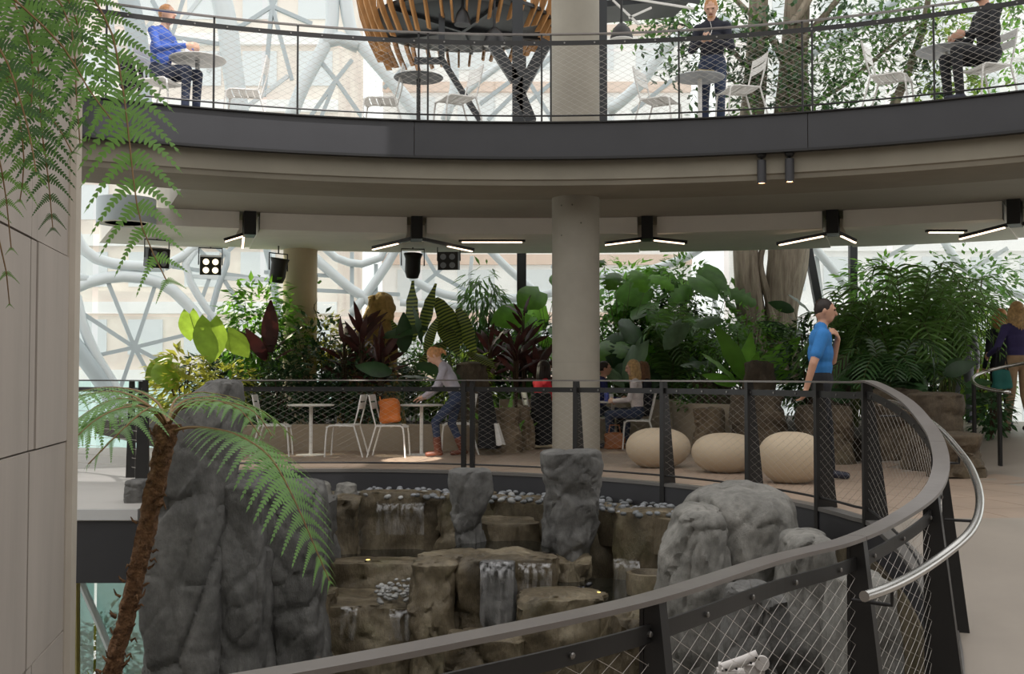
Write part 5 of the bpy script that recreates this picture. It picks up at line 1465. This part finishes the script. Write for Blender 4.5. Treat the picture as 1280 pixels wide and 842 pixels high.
def hh(y, Y): return at(640, y, Y).z - ZS       # plant height that reaches pixel row y
# golden mossy stump
R_GOLD = rockmat('golden_stump', (.16, .14, .015), (.42, .27, .08), (.60, .42, .17), .8, mossy=.5)
rock('tree_stump', 'golden mossy stump standing among the dark cordylines', rsec(424, 502, 372, 480, 18.3, .8, ((0, 1.0, 0), (.5, .95, 0), (.8, .72, .1), (1, .45, .15)), ZS), R_GOLD, 'stump', seed=61, amp=.09, n=48, rows=36, dome=.10, boxy=2.6, freq=1.3)
# ---- backdrop shrubs (rear row)
GB = 'dark bushes along the back of the bed'
BACK = ['behind the large heart-shaped leaves', 'behind the tall glossy shrub', 'right of the warm column', 'behind the golden stump', 'behind the broad striped leaves', 'behind the willowy shrub', 'around the dark steel post in the bed', 'right of the concrete column', 'behind the pale drooping palm fronds',
        'left of the ficus trunks', 'right of the ficus trunks', 'behind the young palm', 'behind the large areca palm', 'near the person in the printed shirt']
for i, (x, y, Y, w) in enumerate(((280, 440, 19.6, 1.5), (335, 425, 20.0, 1.5), (400, 430, 20.2, 1.6), (470, 440, 20.4, 1.5), (540, 420, 20.6, 1.5), (600, 400, 20.6, 1.4), (655, 395, 20.6, 1.5), (770, 375, 20.8, 1.6), (835, 365, 20.8, 1.5), (895, 400, 21.0, 1.5), (1030, 410, 20.6, 1.5), (1095, 400, 20.2, 1.6), (1160, 400, 20.0, 1.5), (1215, 430, 20.2, 1.2))):
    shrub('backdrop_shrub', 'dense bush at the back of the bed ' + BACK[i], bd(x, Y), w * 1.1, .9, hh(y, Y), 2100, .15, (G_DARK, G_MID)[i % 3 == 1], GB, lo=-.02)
# ---- left half
shrub('lime_shrub', 'low yellow-green leafy shrub behind the tall grey rock', bd(228, 16.6), 1.0, .8, hh(438, 16.6), 520, .17, G_YEL)
shrub('lime_shrub', 'low yellow-green shrub dotted with orange beneath the elephant ear', bd(285, 17.3), 1.0, .7, hh(445, 17.3), 700, .11, G_YEL)
shrub('tall_shrub', 'tall green shrub with glossy leaves beside the warm column', bd(322, 18.4), 1.5, .9, hh(348, 18.4), 1100, .17, G_BRT, lo=.35)
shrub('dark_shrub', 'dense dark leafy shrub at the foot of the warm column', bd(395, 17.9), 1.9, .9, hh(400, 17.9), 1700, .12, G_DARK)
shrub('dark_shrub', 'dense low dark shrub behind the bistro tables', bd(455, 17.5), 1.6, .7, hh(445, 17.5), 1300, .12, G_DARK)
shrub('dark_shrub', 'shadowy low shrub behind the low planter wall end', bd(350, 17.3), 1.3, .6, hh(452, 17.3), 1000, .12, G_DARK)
shrub('lime_shrub', 'sunlit yellow-green shrub right of the warm column', bd(405, 19.0), 1.0, .7, hh(392, 19.0), 600, .13, G_YEL, lo=.5)
# elephant ear, leaves placed one by one
b = bd(262, 17.0)
leafy('elephant_ear', 'elephant ear plant with large heart-shaped leaves before the white frames', b,
      [(at(263, 402, 16.9), (.15, -.25, -1), .62), (at(237, 392, 17.1), (.1, .1, -1), .42), (at(285, 415, 17.2), (.8, -.2, -.7), .50), (at(215, 452, 16.8), (-.6, -.6, -.5), .48), (at(205, 455, 16.5), (.4, -.7, -.6), .5)], G_LIME, 'heart')
# maroon banana-like plant
b = bd(335, 17.6)
leafy('maroon_plant', 'maroon broad-leaved plant behind the low planter wall', b,
      [(at(335, 445, 17.6), (-.75, -.1, .75), .75), (at(337, 440, 17.6), (.05, -.25, 1), .80), (at(340, 440, 17.6), (.6, -.2, .7), .62), (at(333, 450, 17.5), (-.3, -.5, .7), .6), (at(342, 450, 17.5), (.5, -.5, .4), .5)], G_RED, 'broad', wide=1.1)
GC = 'dark maroon cordylines in the bed'
for (x, yt, Y, n, L, lab) in ((452, 405, 17.5, 26, .42, 'dark cordyline with spiky maroon leaves in front of the golden stump'), (476, 430, 17.3, 22, .40, 'dark cordyline low in front of the golden stump'), (430, 425, 17.6, 22, .40, 'dark cordyline at the left foot of the golden stump'), (612, 425, 18.6, 24, .42, 'red-tinged cordyline below the willowy branches'),
                              (645, 430, 18.4, 24, .42, 'red-tinged cordyline before the dark steel post'), (672, 450, 18.8, 24, .42, 'red-tinged cordyline close to the concrete column'), (655, 395, 18.9, 18, .40, 'tall red-tinged cordyline above the others')):
    rosette('cordyline', lab, bd(x, Y), n, L, G_RED, 'lance', 1.0, .7, max(.1, hh(yt, Y)), wide=1.5)
# zebra-leaved plants
b = bd(520, 17.7)
leafy('zebra_plant', 'striped zebra-leaved plant with upright narrow leaves', b, [(at(517, 425, 17.7), (-.15, -.2, 1), .92), (at(527, 420, 17.7), (.12, -.1, 1), .85), (at(531, 440, 17.6), (.25, -.3, .9), .6), (at(508, 440, 17.6), (-.3, -.3, .8), .55)], G_ZEB, 'broad')
b = bd(570, 17.8)
leafy('zebra_plant', 'striped zebra-leaved plant with broad drooping leaves', b, [(at(545, 372, 17.8), (.55, -.2, -.75), .85), (at(572, 385, 17.8), (.25, -.2, -1), .80), (at(548, 400, 17.8), (.4, -.5, -.6), .7), (at(560, 425, 17.7), (-.5, -.5, -.3), .7), (at(585, 440, 17.6), (.6, -.5, -.2), .6)], G_ZEB, 'broad', wide=1.25)
b = bd(500, 17.2)
leafy('dark_broadleaf', 'dark broad-leaved plant beside the leaning woman', b, [(at(478, 420, 17.2), (.9, -.2, .35), .70), (at(520, 455, 17.1), (.95, -.3, -.1), .70), (at(500, 470, 17.1), (.9, -.4, .05), .6), (at(505, 440, 17.2), (.1, -.3, .9), .6), (at(528, 430, 17.2), (-.1, -.3, .9), .6), (at(490, 465, 17.1), (-.8, -.4, .2), .55), (at(540, 480, 17.0), (.8, -.3, .2), .5)], G_DARK, 'broad', wide=1.5)
shrub('willowy_shrub', 'tall willowy shrub with narrow drooping leaves below the stage lights', bd(603, 19.9), 1.0, .6, hh(332, 19.9), 750, .24, G_MID, lo=.3, kind='lance', droop=.9)
shrub('fern_shrub', 'light green feathery shrub behind the woman', bd(575, 18.4), 1.2, .6, hh(432, 18.4), 620, .16, G_LIME, kind='lance')
rosette('bromeliad', 'bright green bromeliad beside the stone stools', bd(632, 16.95) - Vector((0, 0, .28)), 18, .62, G_BRT, 'strap', .7, 1.0, .05, wide=1.6)
rosette('bromeliad', 'green strap-leaved bromeliad behind the stone stools', bd(650, 19.6), 22, .8, G_MID, 'strap', .9, .8, .15, wide=1.4)
petiolate('taro', 'broad green taro plant left of the concrete column', bd(690, 19.8), hh(345, 19.8), 12, .62, G_BRT, 'heart', .7)
petiolate('banana_plant', 'banana plant with long arching leaves beside the dark steel post', bd(668, 20.3), hh(370, 20.3), 9, .9, G_MID, 'broad', .5, wide=1.4, tip=.1)
# ---- right half behind the seated group
petiolate('philodendron', 'tall philodendron with big glossy leaves right of the concrete column', bd(775, 20.0), hh(325, 20.0), 22, .62, G_BRT, 'lobed', .9)
petiolate('philodendron', 'dark philodendron behind the seated group', bd(800, 19.9), hh(400, 19.9), 18, .60, G_DARK, 'heart', .8)
petiolate('philodendron', 'green philodendron under the slot lamp', bd(835, 20.3), hh(330, 20.3), 22, .55, G_MID, 'heart', .9)
petiolate('philodendron', 'mid-green philodendron left of the ficus trunks', bd(880, 20.3), hh(345, 20.3), 20, .55, G_MID, 'lobed', .8)
shrub('small_leaf_shrub', 'tall airy shrub with small leaves under the ceiling edge', bd(850, 20.6), 2.0, .8, hh(318, 20.6), 1300, .15, G_MID, lo=.35)
shrub('small_leaf_shrub', 'airy bright shrub behind the big glossy leaves', bd(790, 20.9), 1.6, .8, hh(318, 20.9), 900, .16, G_BRT, lo=.4)
b = bd(790, 19.7)
leafy('elephant_ear', 'grey-green elephant ear hanging over the seated group', b, [(at(800, 430, 18.7), (-.55, -.1, -.85), .72), (at(852, 405, 18.7), (-.4, -.3, -.45), .55), (at(872, 402, 18.7), (.45, -.3, .1), .45), (at(893, 452, 18.5), (-.95, -.1, .1), .58), (at(762, 462, 18.8), (.5, -.4, -.5), .4)], G_GREY, 'heart', wide=.8)
b = bd(932, 17.4)
leafy('birds_nest_fern', 'large bird nest fern with broad upright leaves on the brown block', b, [(at(935, 478, 17.4), (-.45, -.1, 1), 1.02), (at(940, 478, 17.4), (.85, -.1, .85), 1.05), (at(925, 480, 17.4), (-.75, -.3, .85), .80), (at(938, 478, 17.3), (.2, -.5, .8), .6), (at(945, 480, 17.3), (.9, -.4, .4), .65), (at(920, 480, 17.3), (-.95, -.4, .35), .55), (at(932, 478, 17.5), (.05, .2, 1), .85)], G_BRT, 'broad', wide=1.15)
shrub('mound_shrub', 'light green mounded shrub at the foot of the ficus trunks', bd(935, 18.7), 1.9, .8, hh(388, 18.7), 1300, .11, G_BRT, lo=.45)
shrub('low_shrub', 'small green shrub between the elephant ear and the brown block', bd(880, 17.6), .9, .6, hh(455, 17.6), 700, .10, G_MID)
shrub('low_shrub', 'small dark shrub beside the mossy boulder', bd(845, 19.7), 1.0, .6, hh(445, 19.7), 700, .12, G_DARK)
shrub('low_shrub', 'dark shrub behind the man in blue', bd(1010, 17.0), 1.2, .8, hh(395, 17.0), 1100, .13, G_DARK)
petiolate('broadleaf_plant', 'dark broad-leaved plant beside the ficus trunks', bd(1022, 18.8), hh(385, 18.8), 12, .6, G_DARK, 'broad', .4, wide=1.6, tip=.5)
# palms
def palm(name, label, base, n, h, L, m, spread=1.0, seed=1, lean=0):
    r = random.Random(seed); t = thing(name, label, 'palm', base, 0)
    for i in range(n):
        a = i * 2.39996 + r.uniform(-.3, .3); s = r.uniform(.35, 1.0) * spread; H = h * r.uniform(.65, 1.0)
        e = Vector((math.cos(a) * s, math.sin(a) * s * .7, 0))
        fall = r.uniform(.0, .55) * (s / spread)
        pts = [e * .02 + Vector((0, 0, .05)), e * .25 + Vector((0, 0, H * .55)), e * .62 + Vector((0, 0, H * .95)), e * 1.05 + Vector((0, 0, H * (1.0 - fall * .5))), e * 1.35 + Vector((0, 0, H * (.9 - fall)))]
        # leaflets only on the outer part
        mb = frond_mb(pts, L, 30, 'palm', .45, lambda t: 0 if t < .32 else math.sin(PI * ((t - .32) / .68 * .9 + .1)) ** .6, fold=.25, rr=.011, ang=.65)
        mb.build('frond', [m, STEM], t)
    return t
palm('areca_palm', 'large areca palm with arching fronds right of the man in blue', bd(1135, 16.2), 20, hh(325, 16.2), .52, G_PALM, 1.25, 5)
palm('areca_palm', 'areca palm leaning behind the printed shirt person', bd(1185, 17.6), 18, hh(330, 17.6), .42, G_PALM, 1.0, 6)
palm('areca_palm', 'young palm behind the man in blue', bd(1070, 17.2), 16, hh(360, 17.2), .40, G_PALM, .9, 7)
palm('low_palm', 'low dark palm fronds over the brown rock ledge', bd(1110, 15.2), 16, hh(418, 15.2), .34, G_FDK, .9, 8)
palm('low_palm', 'pale drooping palm fronds among the philodendrons', bd(838, 19.4), 12, hh(375, 19.4), .40, G_PALM, .9, 9)
petiolate('broadleaf_plant', 'dark large-leaved plant low beside the squared boulder', bd(1165, 14.9), hh(462, 14.9), 14, .40, G_DARK, 'broad', .45, wide=1.6, tip=.4)
petiolate('broadleaf_plant', 'shiny dark plant behind the rail bend', bd(1095, 15.0), hh(465, 15.0), 14, .36, G_DARK, 'broad', .45, wide=1.6, tip=.3)
shrub('low_shrub', 'low dark shrub beside the path under the handrail loop', fl(1238, 14.3, floor_z(*fl(1238, 14.3).xy)), .55, .5, .62, 420, .11, G_DARK)
shrub('bright_shrub', 'sunlit lime shrub behind the people on the path', fl(1225, 19.0, .3), 1.1, .8, 1.9, 800, .16, G_LIME)
shrub('small_leaf_shrub', 'airy tree with sparse leaves above the palms', bd(1215, 20.6), 2.4, 1.0, hh(312, 20.6), 900, .17, G_MID, lo=.55)
shrub('small_leaf_shrub', 'thin leafy branches above the young palm', bd(1110, 20.9), 1.8, .8, hh(318, 20.9), 700, .18, G_BRT, lo=.6)
# vine on the warm column
t = thing('climbing_vine', 'thin green vine climbing the warm concrete column', 'vine', (cl.x, cl.y, .3)); st = []; mbv = MB()
for i in range(40):
    a = -1.9 + i * .09 + .5 * math.sin(i * .8); z = .6 + i * .065; q = Vector((math.cos(a) * .29, math.sin(a) * .29, z)); st.append(q)
    if i % 2 == 0:
        o = link('leaf', lm('oval', G_MID), t); o.matrix_local = lmat(q, Vector((rng.uniform(-1, 1), -.6, rng.uniform(-.8, .2))), (0, -1, .3), rng.uniform(.12, .2))
MB().tube(st, .006, 5).build('stem', STEM, t)
# ---- ficus tree rising through both storeys
BARK = mat('ficus_bark', (.17, .135, .10), .85, col2=(.34, .29, .22), scale=3, bump=.5, bscale=10, stretch=(4, 4, .5), dist=.04)
t = thing('ficus_tree', 'ficus tree with fluted grey-brown trunks rising behind the upper gallery', 'tree', bd(960, 20.6)); tb = Vector(t.location)
def stem_mb(pts, rs, seed, flut=.16, n=28):
    C = catmull(pts, .12); k = len(C); v = []
    for i, p in enumerate(C):
        u = i / (k - 1) * (len(rs) - 1); a = int(min(u, len(rs) - 2)); r = rs[a] + (rs[a + 1] - rs[a]) * (u - a)
        for j in range(n):
            th = 2 * PI * j / n; q = Vector((math.cos(th), math.sin(th), p.z * .25 + seed))
            rr = r * (1 + flut * (2.2 * noise.noise(q * 1.9) + .9 * abs(noise.noise(Vector((q.x * 4.2, q.y * 4.2, p.z * .5 + seed))))))
            v.append(p + Vector((q.x * rr, q.y * rr, 0)))
    f = [(i * n + j, i * n + (j + 1) % n, (i + 1) * n + (j + 1) % n, (i + 1) * n + j) for i in range(k - 1) for j in range(n)]
    return MB().add([Vector(q) - tb for q in v], f)
X = lambda x, y, Y=20.6: at(x, y, Y)
stem_mb([X(945, 480), X(940, 400), X(934, 350), X(930, 300), X(935, 200), X(945, 80), X(950, -40)], [.30, .25, .24, .24, .22, .18, .14], 1).build('trunk', BARK, t, True)
stem_mb([X(975, 480), X(975, 420), X(978, 370), X(984, 320), X(988, 240), X(992, 120), X(994, 40), X(998, -60)], [.36, .30, .36, .40, .34, .25, .23, .2], 5).build('trunk', BARK, t, True)
stem_mb([X(968, 420, 20.3), X(962, 380, 20.4), X(950, 330, 20.5), X(957, 300, 20.6)], [.08, .07, .06, .05], 9).build('trunk', BARK, t, True)
for i, (pp, r) in enumerate((([(992, 100), (960, 40), (930, 10), (890, -30)], .09), ([(995, 60), (1030, 20), (1070, -30)], .10), ([(990, 140), (1050, 110), (1110, 60), (1150, 30)], .08), ([(940, 90), (900, 50), (850, 30), (800, 20)], .06), ([(1110, 150), (1135, 90), (1152, 40), (1160, 0)], .10), ([(990, 30), (1010, 0), (1018, -40)], .1), ([(930, 120), (905, 90), (870, 88), (825, 92)], .03))):
    stem_mb([X(x, y, 20.4 - .1 * (i % 3)) for x, y in pp], [r, r * .8, r * .5], 3 + i, .08, 12).build('branch', BARK, t, True)
def crown(cx, cy, Y, w, h, n, m, L=.17):
    c = X(cx, cy, Y); mb = MB()
    for i in range(n):
        p = Vector((rng.gauss(0, .45), rng.gauss(0, .4), rng.gauss(0, .45))); q = c + Vector((p.x * w, p.y * .8, p.z * h)) - tb
        dr = Vector((rng.uniform(-1, 1), rng.uniform(-1, 1), rng.uniform(-1, .3))).normalized(); x = dr.cross(Vector((rng.uniform(-.5, .5), -.6, 1))).normalized(); l = L * rng.uniform(.6, 1.25)
        mb.add([q, q + dr * l * .5 + x * l * .22, q + dr * l, q + dr * l * .5 - x * l * .22], [(0, 1, 2), (0, 2, 3)])
    tag(mb.build('foliage', m, t), kind='stuff')
for (x, y, w, h, n, m) in ((815, 20, .9, .6, 320, G_MID), (860, 45, .8, .8, 380, G_DARK), (905, 20, .8, .8, 380, G_MID), (935, 90, .7, .9, 420, G_DARK), (925, 150, .6, .5, 160, G_MID), (1000, 100, 1.0, .8, 420, G_DARK), (955, 40, .7, .8, 320, G_DARK), (1040, 90, .9, 1.0, 620, G_MID), (1050, 20, 1.0, .8, 480, G_DARK), (1090, 60, 1.0, 1.0, 620, G_MID), (1060, 150, 1.0, .7, 380, G_DARK), (1140, 20, 1.0, .8, 480, G_MID), (1160, 80, .8, .8, 320, G_DARK), (1200, 30, .9, .8, 380, G_LIME), (1190, 115, 1.0, .8, 380, G_LIME), (1250, 60, .9, 1.0, 420, G_BRT), (1270, 0, .9, .8, 260, G_MID), (850, 88, .7, .25, 90, G_DARK), (880, 130, .3, .4, 50, G_DARK)):
    crown(x, y, 20.2 + rng.uniform(-.5, .4), w, h, n, m)  # lime crowns carry the lit side of the foliage in their leaf colour
# ---- tree fern in the foreground
TF = 6.6
t = thing('tree_fern', 'tree fern with a leaning fibrous brown trunk in front of the tall rock', 'tree fern', at(120, 960, TF)); tb2 = Vector(t.location)
FIB = mat('fern_fibre', (.075, .032, .012), .95, col2=(.24, .125, .06), scale=22, bump=1.0, bscale=40, dist=.03)
tr = catmull([at(x, y, TF) for x, y in ((120, 960), (138, 850), (158, 770), (177, 690), (192, 620), (203, 565), (210, 530))], .02)
v = []; n = 22; mb = MB()
for i, p in enumerate(tr):
    r = .044 + .014 * (i / len(tr)) + (.012 if i > len(tr) * .93 else 0)
    for j in range(n):
        th = 2 * PI * j / n; c, s = math.cos(th), math.sin(th)
        d = .016 * noise.noise(Vector((c * 3, s * 3, p.z * 12))) + .012 * noise.noise(Vector((c * 9, s * 9, p.z * 30)))
        v.append(p + Vector((c * (r + d), s * (r + d), 0)) - tb2)
mb.add(v, [(i * n + j, i * n + (j + 1) % n, (i + 1) * n + (j + 1) % n, (i + 1) * n + j) for i in range(len(tr) - 1) for j in range(n)] + [tuple((len(tr) - 1) * n + j for j in range(n))])
mb.build('trunk', FIB, t, True)
mb = MB()
for i in range(70):
    p = tr[int(len(tr) * rng.uniform(.1, .98))]; a = rng.uniform(0, 6.28); o_ = Vector((math.cos(a), math.sin(a), 0))
    mb.tube([p + o_ * .06 - tb2, p + o_ * .085 + Vector((0, 0, .015)) - tb2, p + o_ * .098 + Vector((0, 0, rng.uniform(-.02, .05))) - tb2], [.010, .007, .003], 5, False)
tag(mb.build('frond_stubs', FIB, t, True), kind='stuff')
cr = (210, 528)
STF = mat('fern_stalk', (.22, .13, .05), .7)
for pts, L, npr in (
    ([(207, 532, TF), (196, 518, TF - .05), (172, 508, TF - .2), (135, 516, TF - .4), (100, 542, TF - .5), (66, 585, TF - .55)], .26, 17),
    ([(205, 530, TF), (185, 506, TF + .15), (150, 490, TF + .4), (110, 492, TF + .6), (60, 505, TF + .7)], .26, 17),
    ([(206, 530, TF), (190, 514, TF + .05), (160, 506, TF + .1), (120, 522, TF + .1), (80, 550, TF + .1)], .24, 16),
    ([(212, 530, TF), (222, 513, TF), (250, 504, TF - .1), (285, 503, TF - .2), (318, 515, TF - .3), (340, 545, TF - .35)], .17, 18),
    ([(214, 540, TF), (235, 534, TF - .15), (268, 536, TF - .4), (300, 545, TF - .6), (338, 572, TF - .75), (368, 625, TF - .85), (392, 680, TF - .9), (412, 726, TF - .92)], .29, 27),
    ([(210, 528, TF), (216, 512, TF + .2), (240, 498, TF + .5), (285, 498, TF + .8), (330, 515, TF + 1.0), (365, 545, TF + 1.1)], .24, 18),
    ([(208, 530, TF), (200, 516, TF - .2), (186, 510, TF - .5), (155, 535, TF - .7), (110, 580, TF - .8)], .22, 15),
    ([(206, 530, TF), (188, 508, TF - .1), (150, 498, TF - .15), (105, 518, TF - .2), (60, 560, TF - .25)], .28, 17),
    ([(208, 528, TF), (198, 504, TF + .3), (170, 488, TF + .7), (130, 484, TF + 1.1), (85, 492, TF + 1.4)], .26, 17),
    ([(212, 530, TF), (226, 508, TF - .2), (262, 500, TF - .4), (300, 512, TF - .5), (325, 545, TF - .55)], .18, 16),
    ([(211, 528, TF), (215, 508, TF + .3), (225, 496, TF + .8), (255, 490, TF + 1.3), (300, 498, TF + 1.7)], .22, 16)):
    P3 = [at(x, y, Y) - tb2 for x, y, Y in pts]
    frond_mb(P3, L, npr, 'fern', .38, pin=14, rr=.009, ang=.42, thin=1.15, prof=lambda u: 0.02 if u < .22 else math.sin(PI * ((u - .22) / .78 * .84 + .12)) ** .7).build('frond', [G_FERN, STF], t)
# ---- fern hanging in front of the left wall
HF = 3.3
t = thing('hanging_fern', 'large fern hanging down in front of the concrete wall', 'fern', at(-120, -120, HF)); tb3 = Vector(t.location)
MB().lathe([(.03, -.10), (.10, -.05), (.12, .03), (.07, .10), (.02, .12)], n=16).build('rootstock', FIB, t, True)
for k, (pts, L, npr, m) in enumerate((
    ([(-100, -110), (60, -60), (130, 20), (150, 90), (160, 160), (167, 225), (178, 285), (208, 350)], .165, 40, G_FERN),
    ([(-100, -110), (0, -60), (40, 20), (48, 90), (52, 160), (60, 220), (66, 285)], .13, 38, G_FDK),
    ([(-110, -110), (-30, -40), (30, 10), (80, 60), (110, 110), (140, 150)], .15, 24, G_FERN),
    ([(-110, -110), (-60, -20), (-10, 60), (20, 130), (30, 200), (25, 250)], .12, 22, G_FERN),
    ([(-110, -110), (0, -70), (60, -20), (90, 40), (95, 110), (100, 180)], .13, 24, G_FDK),
    ([(-110, -110), (-60, 20), (-30, 100), (-5, 180), (8, 250), (14, 310)], .10, 20, G_FERN),
    ([(-110, -110), (-50, -60), (10, -10), (40, 70), (38, 140)], .14, 22, G_FERN),
    ([(-110, -110), (-40, -80), (40, -50), (85, 0), (105, 60)], .14, 22, G_FERN),
    ([(-110, -110), (-60, -40), (-20, 30), (10, 80), (35, 160), (45, 215)], .12, 22, G_FDK),
    ([(-110, -110), (-70, 60), (-40, 170), (-10, 260), (8, 340), (12, 380)], .07, 18, G_FERN),
    ([(-110, -110), (-80, -20), (-40, 50), (5, 90), (60, 140), (90, 190)], .11, 22, G_FERN))):
    P3 = [at(x, y, HF + .18 * math.sin(k * 2.1) + .05 * j * (1 if k % 2 else -1)) - tb3 for j, (x, y) in enumerate(pts)]
    frond_mb(P3, L, int(npr * .66), 'fern', .30, pin=12, rr=.004, ang=.75, up=(.1, -1, .15), thin=1.3, prof=(lambda u: 0.02 if u < .42 else math.sin(PI * ((u - .42) / .58 * .84 + .12)) ** .55) if k == 0 else (lambda u: 0.02 if u < .25 else math.sin(PI * ((u - .25) / .75 * .86 + .10)) ** .7)).build('frond', [m, STF], t)
# ---- greenery on the storey below, seen under the side landing
shrub('yellow_bush', 'sunlit yellow bush on the storey below the side landing', fl(105, 12.0, -4.9), 1.6, 1.0, 2.9, 2200, .15, G_YEL)
shrub('yellow_bush', 'yellow-green bush further back on the storey below', fl(128, 16.5, -4.9), 1.6, 1.0, 2.6, 1500, .18, G_YEL)
# ================================================================== upper storey steelwork and slatted pod
WOOD = mat('cedar_slat', (.44, .22, .075), .6, var=.25, scale=5, stretch=(2, 2, .4))
DKS = mat('blue_black_steel', (.035, .038, .042), .45, metal=.3)
pc = at(578, 20, 17.3); pc.z = at(578, 33, 17.3).z
t = thing('slatted_pod', 'round pod of curved cedar slats on a dark steel deck above the gallery', 'pod', pc); PR = 1.32
MB().lathe([(0, -.02), (PR - .12, -.02), (PR, .03), (PR, .10), (0, .10)], n=44).build('deck', DKS, t, True, 40)
MB().lathe([(PR + .02, .0), (PR + .10, .0), (PR + .10, .05), (PR + .02, .05)], n=44).build('deck_ring', BLACK, t, True, 40)
for i in range(46):
    a = 2 * PI * i / 46 + rng.uniform(-.03, .03); c, s = math.cos(a), math.sin(a); low = -.16 - .28 * max(0, -c) - rng.uniform(0, .16)
    rr = PR + .16 + rng.uniform(-.03, .03); mb = MB(); v = []
    for k in range(7):
        u = k / 6; z = low + (1.5 - low) * u; r = rr + .16 * math.sin(PI * u * .9) - .22 * (1 - u) ** 3; tw = rng.uniform(-.01, .01)
        for (dr, dt) in ((-.045, -.016), (.045, -.016), (.045, .016), (-.045, .016)): v.append(((r + dr) * c - (dt + tw) * s, (r + dr) * s + (dt + tw) * c, z))
    mb.add(v, [(k * 4 + j, k * 4 + (j + 1) % 4, k * 4 + 4 + (j + 1) % 4, k * 4 + 4 + j) for k in range(6) for j in range(4)] + [(3, 2, 1, 0), (24, 25, 26, 27)]).build('slat', WOOD, t)
for a in (.4, 1.5, 2.7, 3.9, 5.2): MB().bar((0, 0, -.05), (math.cos(a) * PR, math.sin(a) * PR, -.02), .06, .09).build('deck_beam', DKS, t)
# steel posts and struts carrying it
def steel(name, label, segs, w):
    b0 = Vector(segs[0][0]); q = thing(name, label, 'steel post', b0)
    for i, (a, b) in enumerate(segs): MB().bar(Vector(a) - b0, Vector(b) - b0, w, w).build('post' if i == 0 else 'strut', DKS, q)
Yp = 15.55
p0 = at(647, 200, Yp); steel('steel_post', 'thick dark steel post on the gallery left of the concrete column', [(Vector((p0.x, p0.y, ZU)), Vector((p0.x, p0.y, 9.0))), (at(650, 116, Yp), at(684, 52, Yp)), (at(650, 118, Yp), at(664, 152, Yp)), (at(644, 100, Yp), at(616, 56, Yp))], .15)
p0 = at(753, 200, 15.6); steel('steel_post', 'dark steel post close behind the concrete column', [(Vector((p0.x, p0.y, ZU)), Vector((p0.x, p0.y, 9.0)))], .13)
p0 = at(552, 200, 16.2)
steel('steel_bracket', 'bent dark steel strut under the slatted pod', [(at(552, 74, 16.2), Vector((p0.x, p0.y, 6.4))), (at(552, 74, 16.2), at(600, 150, 16.2)), (at(552, 76, 16.2), at(518, 76, 16.2))], .085)
p0 = at(652, 480, 20.4); steel('steel_post', 'dark steel post standing in the planting left of the concrete column', [(Vector((p0.x, p0.y, .28)), Vector((p0.x, p0.y, 9.0)))], .17)
steel('steel_brace', 'dark leaning steel brace beside the ficus trunks', [(fl(1050, 21.2, .3), at(1008, 300, 21.2)), (fl(1066, 21.4, .3), at(1066, 300, 21.4))], .14)
# walkway deck right of the column, with white cross bracing
q = at(790, 22, 17.6); t = thing('steel_canopy', 'dark steel deck with white cross braces right of the concrete column', 'canopy', q)
MB().bar((-.75, 0, .06), (.85, .3, .30), .9, .10, (0, 0, 1)).build('deck', DKS, t)
for a, b in (((-.6, -.5, .22), (.9, -.5, -.02)), ((-.35, -.48, .12), (.05, -.48, -.26)), ((-.1, -.48, -.16), (.25, -.48, .0)), ((-.7, -.5, .3), (-.3, -.5, .42))): MB().bar(a, b, .035, .03).build('brace', WHITE, t)
MB().bar((-.9, -.45, .40), (1.0, -.45, .12), .06, .10).build('edge_beam', DKS, t)
# pendant lamps under the pod
for (x, y, Y, r, lab, lit) in ((578, 31, 16.0, .12, 'dark pendant lamp with a blue lens under the slatted pod', 0), (618, 56, 16.0, .16, 'pendant lamp with a bright ring hanging beside the dark steel post', 1), (777, 50, 16.4, .17, 'bell-shaped pendant lamp right of the concrete column', 1)):
    p = at(x, y, Y); t = thing('pendant_lamp', lab, 'lamp', p)
    MB().lathe([(r, 0), (r * .98, .05), (r * .7, .17), (r * .3, .24), (.02, .26), (.015, .75)], n=24).build('shade', BLACK, t, True, 50)
    MB().lathe([(r * .75, -.005), (r, -.005), (r, .01), (r * .75, .01)], n=24).build('rim', WHITE if lit else FASC, t)
    MB().lathe([(0, .012), (r * .74, .012)], n=20).build('lens', emit('pendant_lens', (1, .95, .88), 1.5) if lit else mat('blue_lens', (.02, .02, .12), .2), t)
# open book pages and paper on far chairs are too small to show
# ================================================================== unseen spot lamps added to stand in for patches of sunlight
def spot(loc, aim, power, size, col=(1, .93, .82), blend=.25, rad=.03):
    d = bpy.data.lights.new('spot', 'SPOT'); d.energy = power; d.spot_size = math.radians(size); d.spot_blend = blend; d.color = col; d.shadow_soft_size = rad
    o = bpy.data.objects.new('sun_standin_spot', d); COL.objects.link(o); o.location = loc
    o.rotation_euler = (Vector(aim) - Vector(loc)).to_track_quat('-Z', 'Y').to_euler()
spot((-4.6, 5.0, 8.6), fl(515, 15.1, .0), 26000, 3.2)
spot((-9.0, 23.0, 7.5), at(440, 410, 18.3), 5200, 22, (1, .90, .66), .6)
spot((-9.5, 21.5, 6.5), at(280, 430, 17.4), 3800, 24, (1, .92, .7), .6)
spot((-.5, 9.6, 12.5), UP.ev(UP.u_at_px(310), 0, -1.15), 4200, 20, (1, .97, .95), .12)
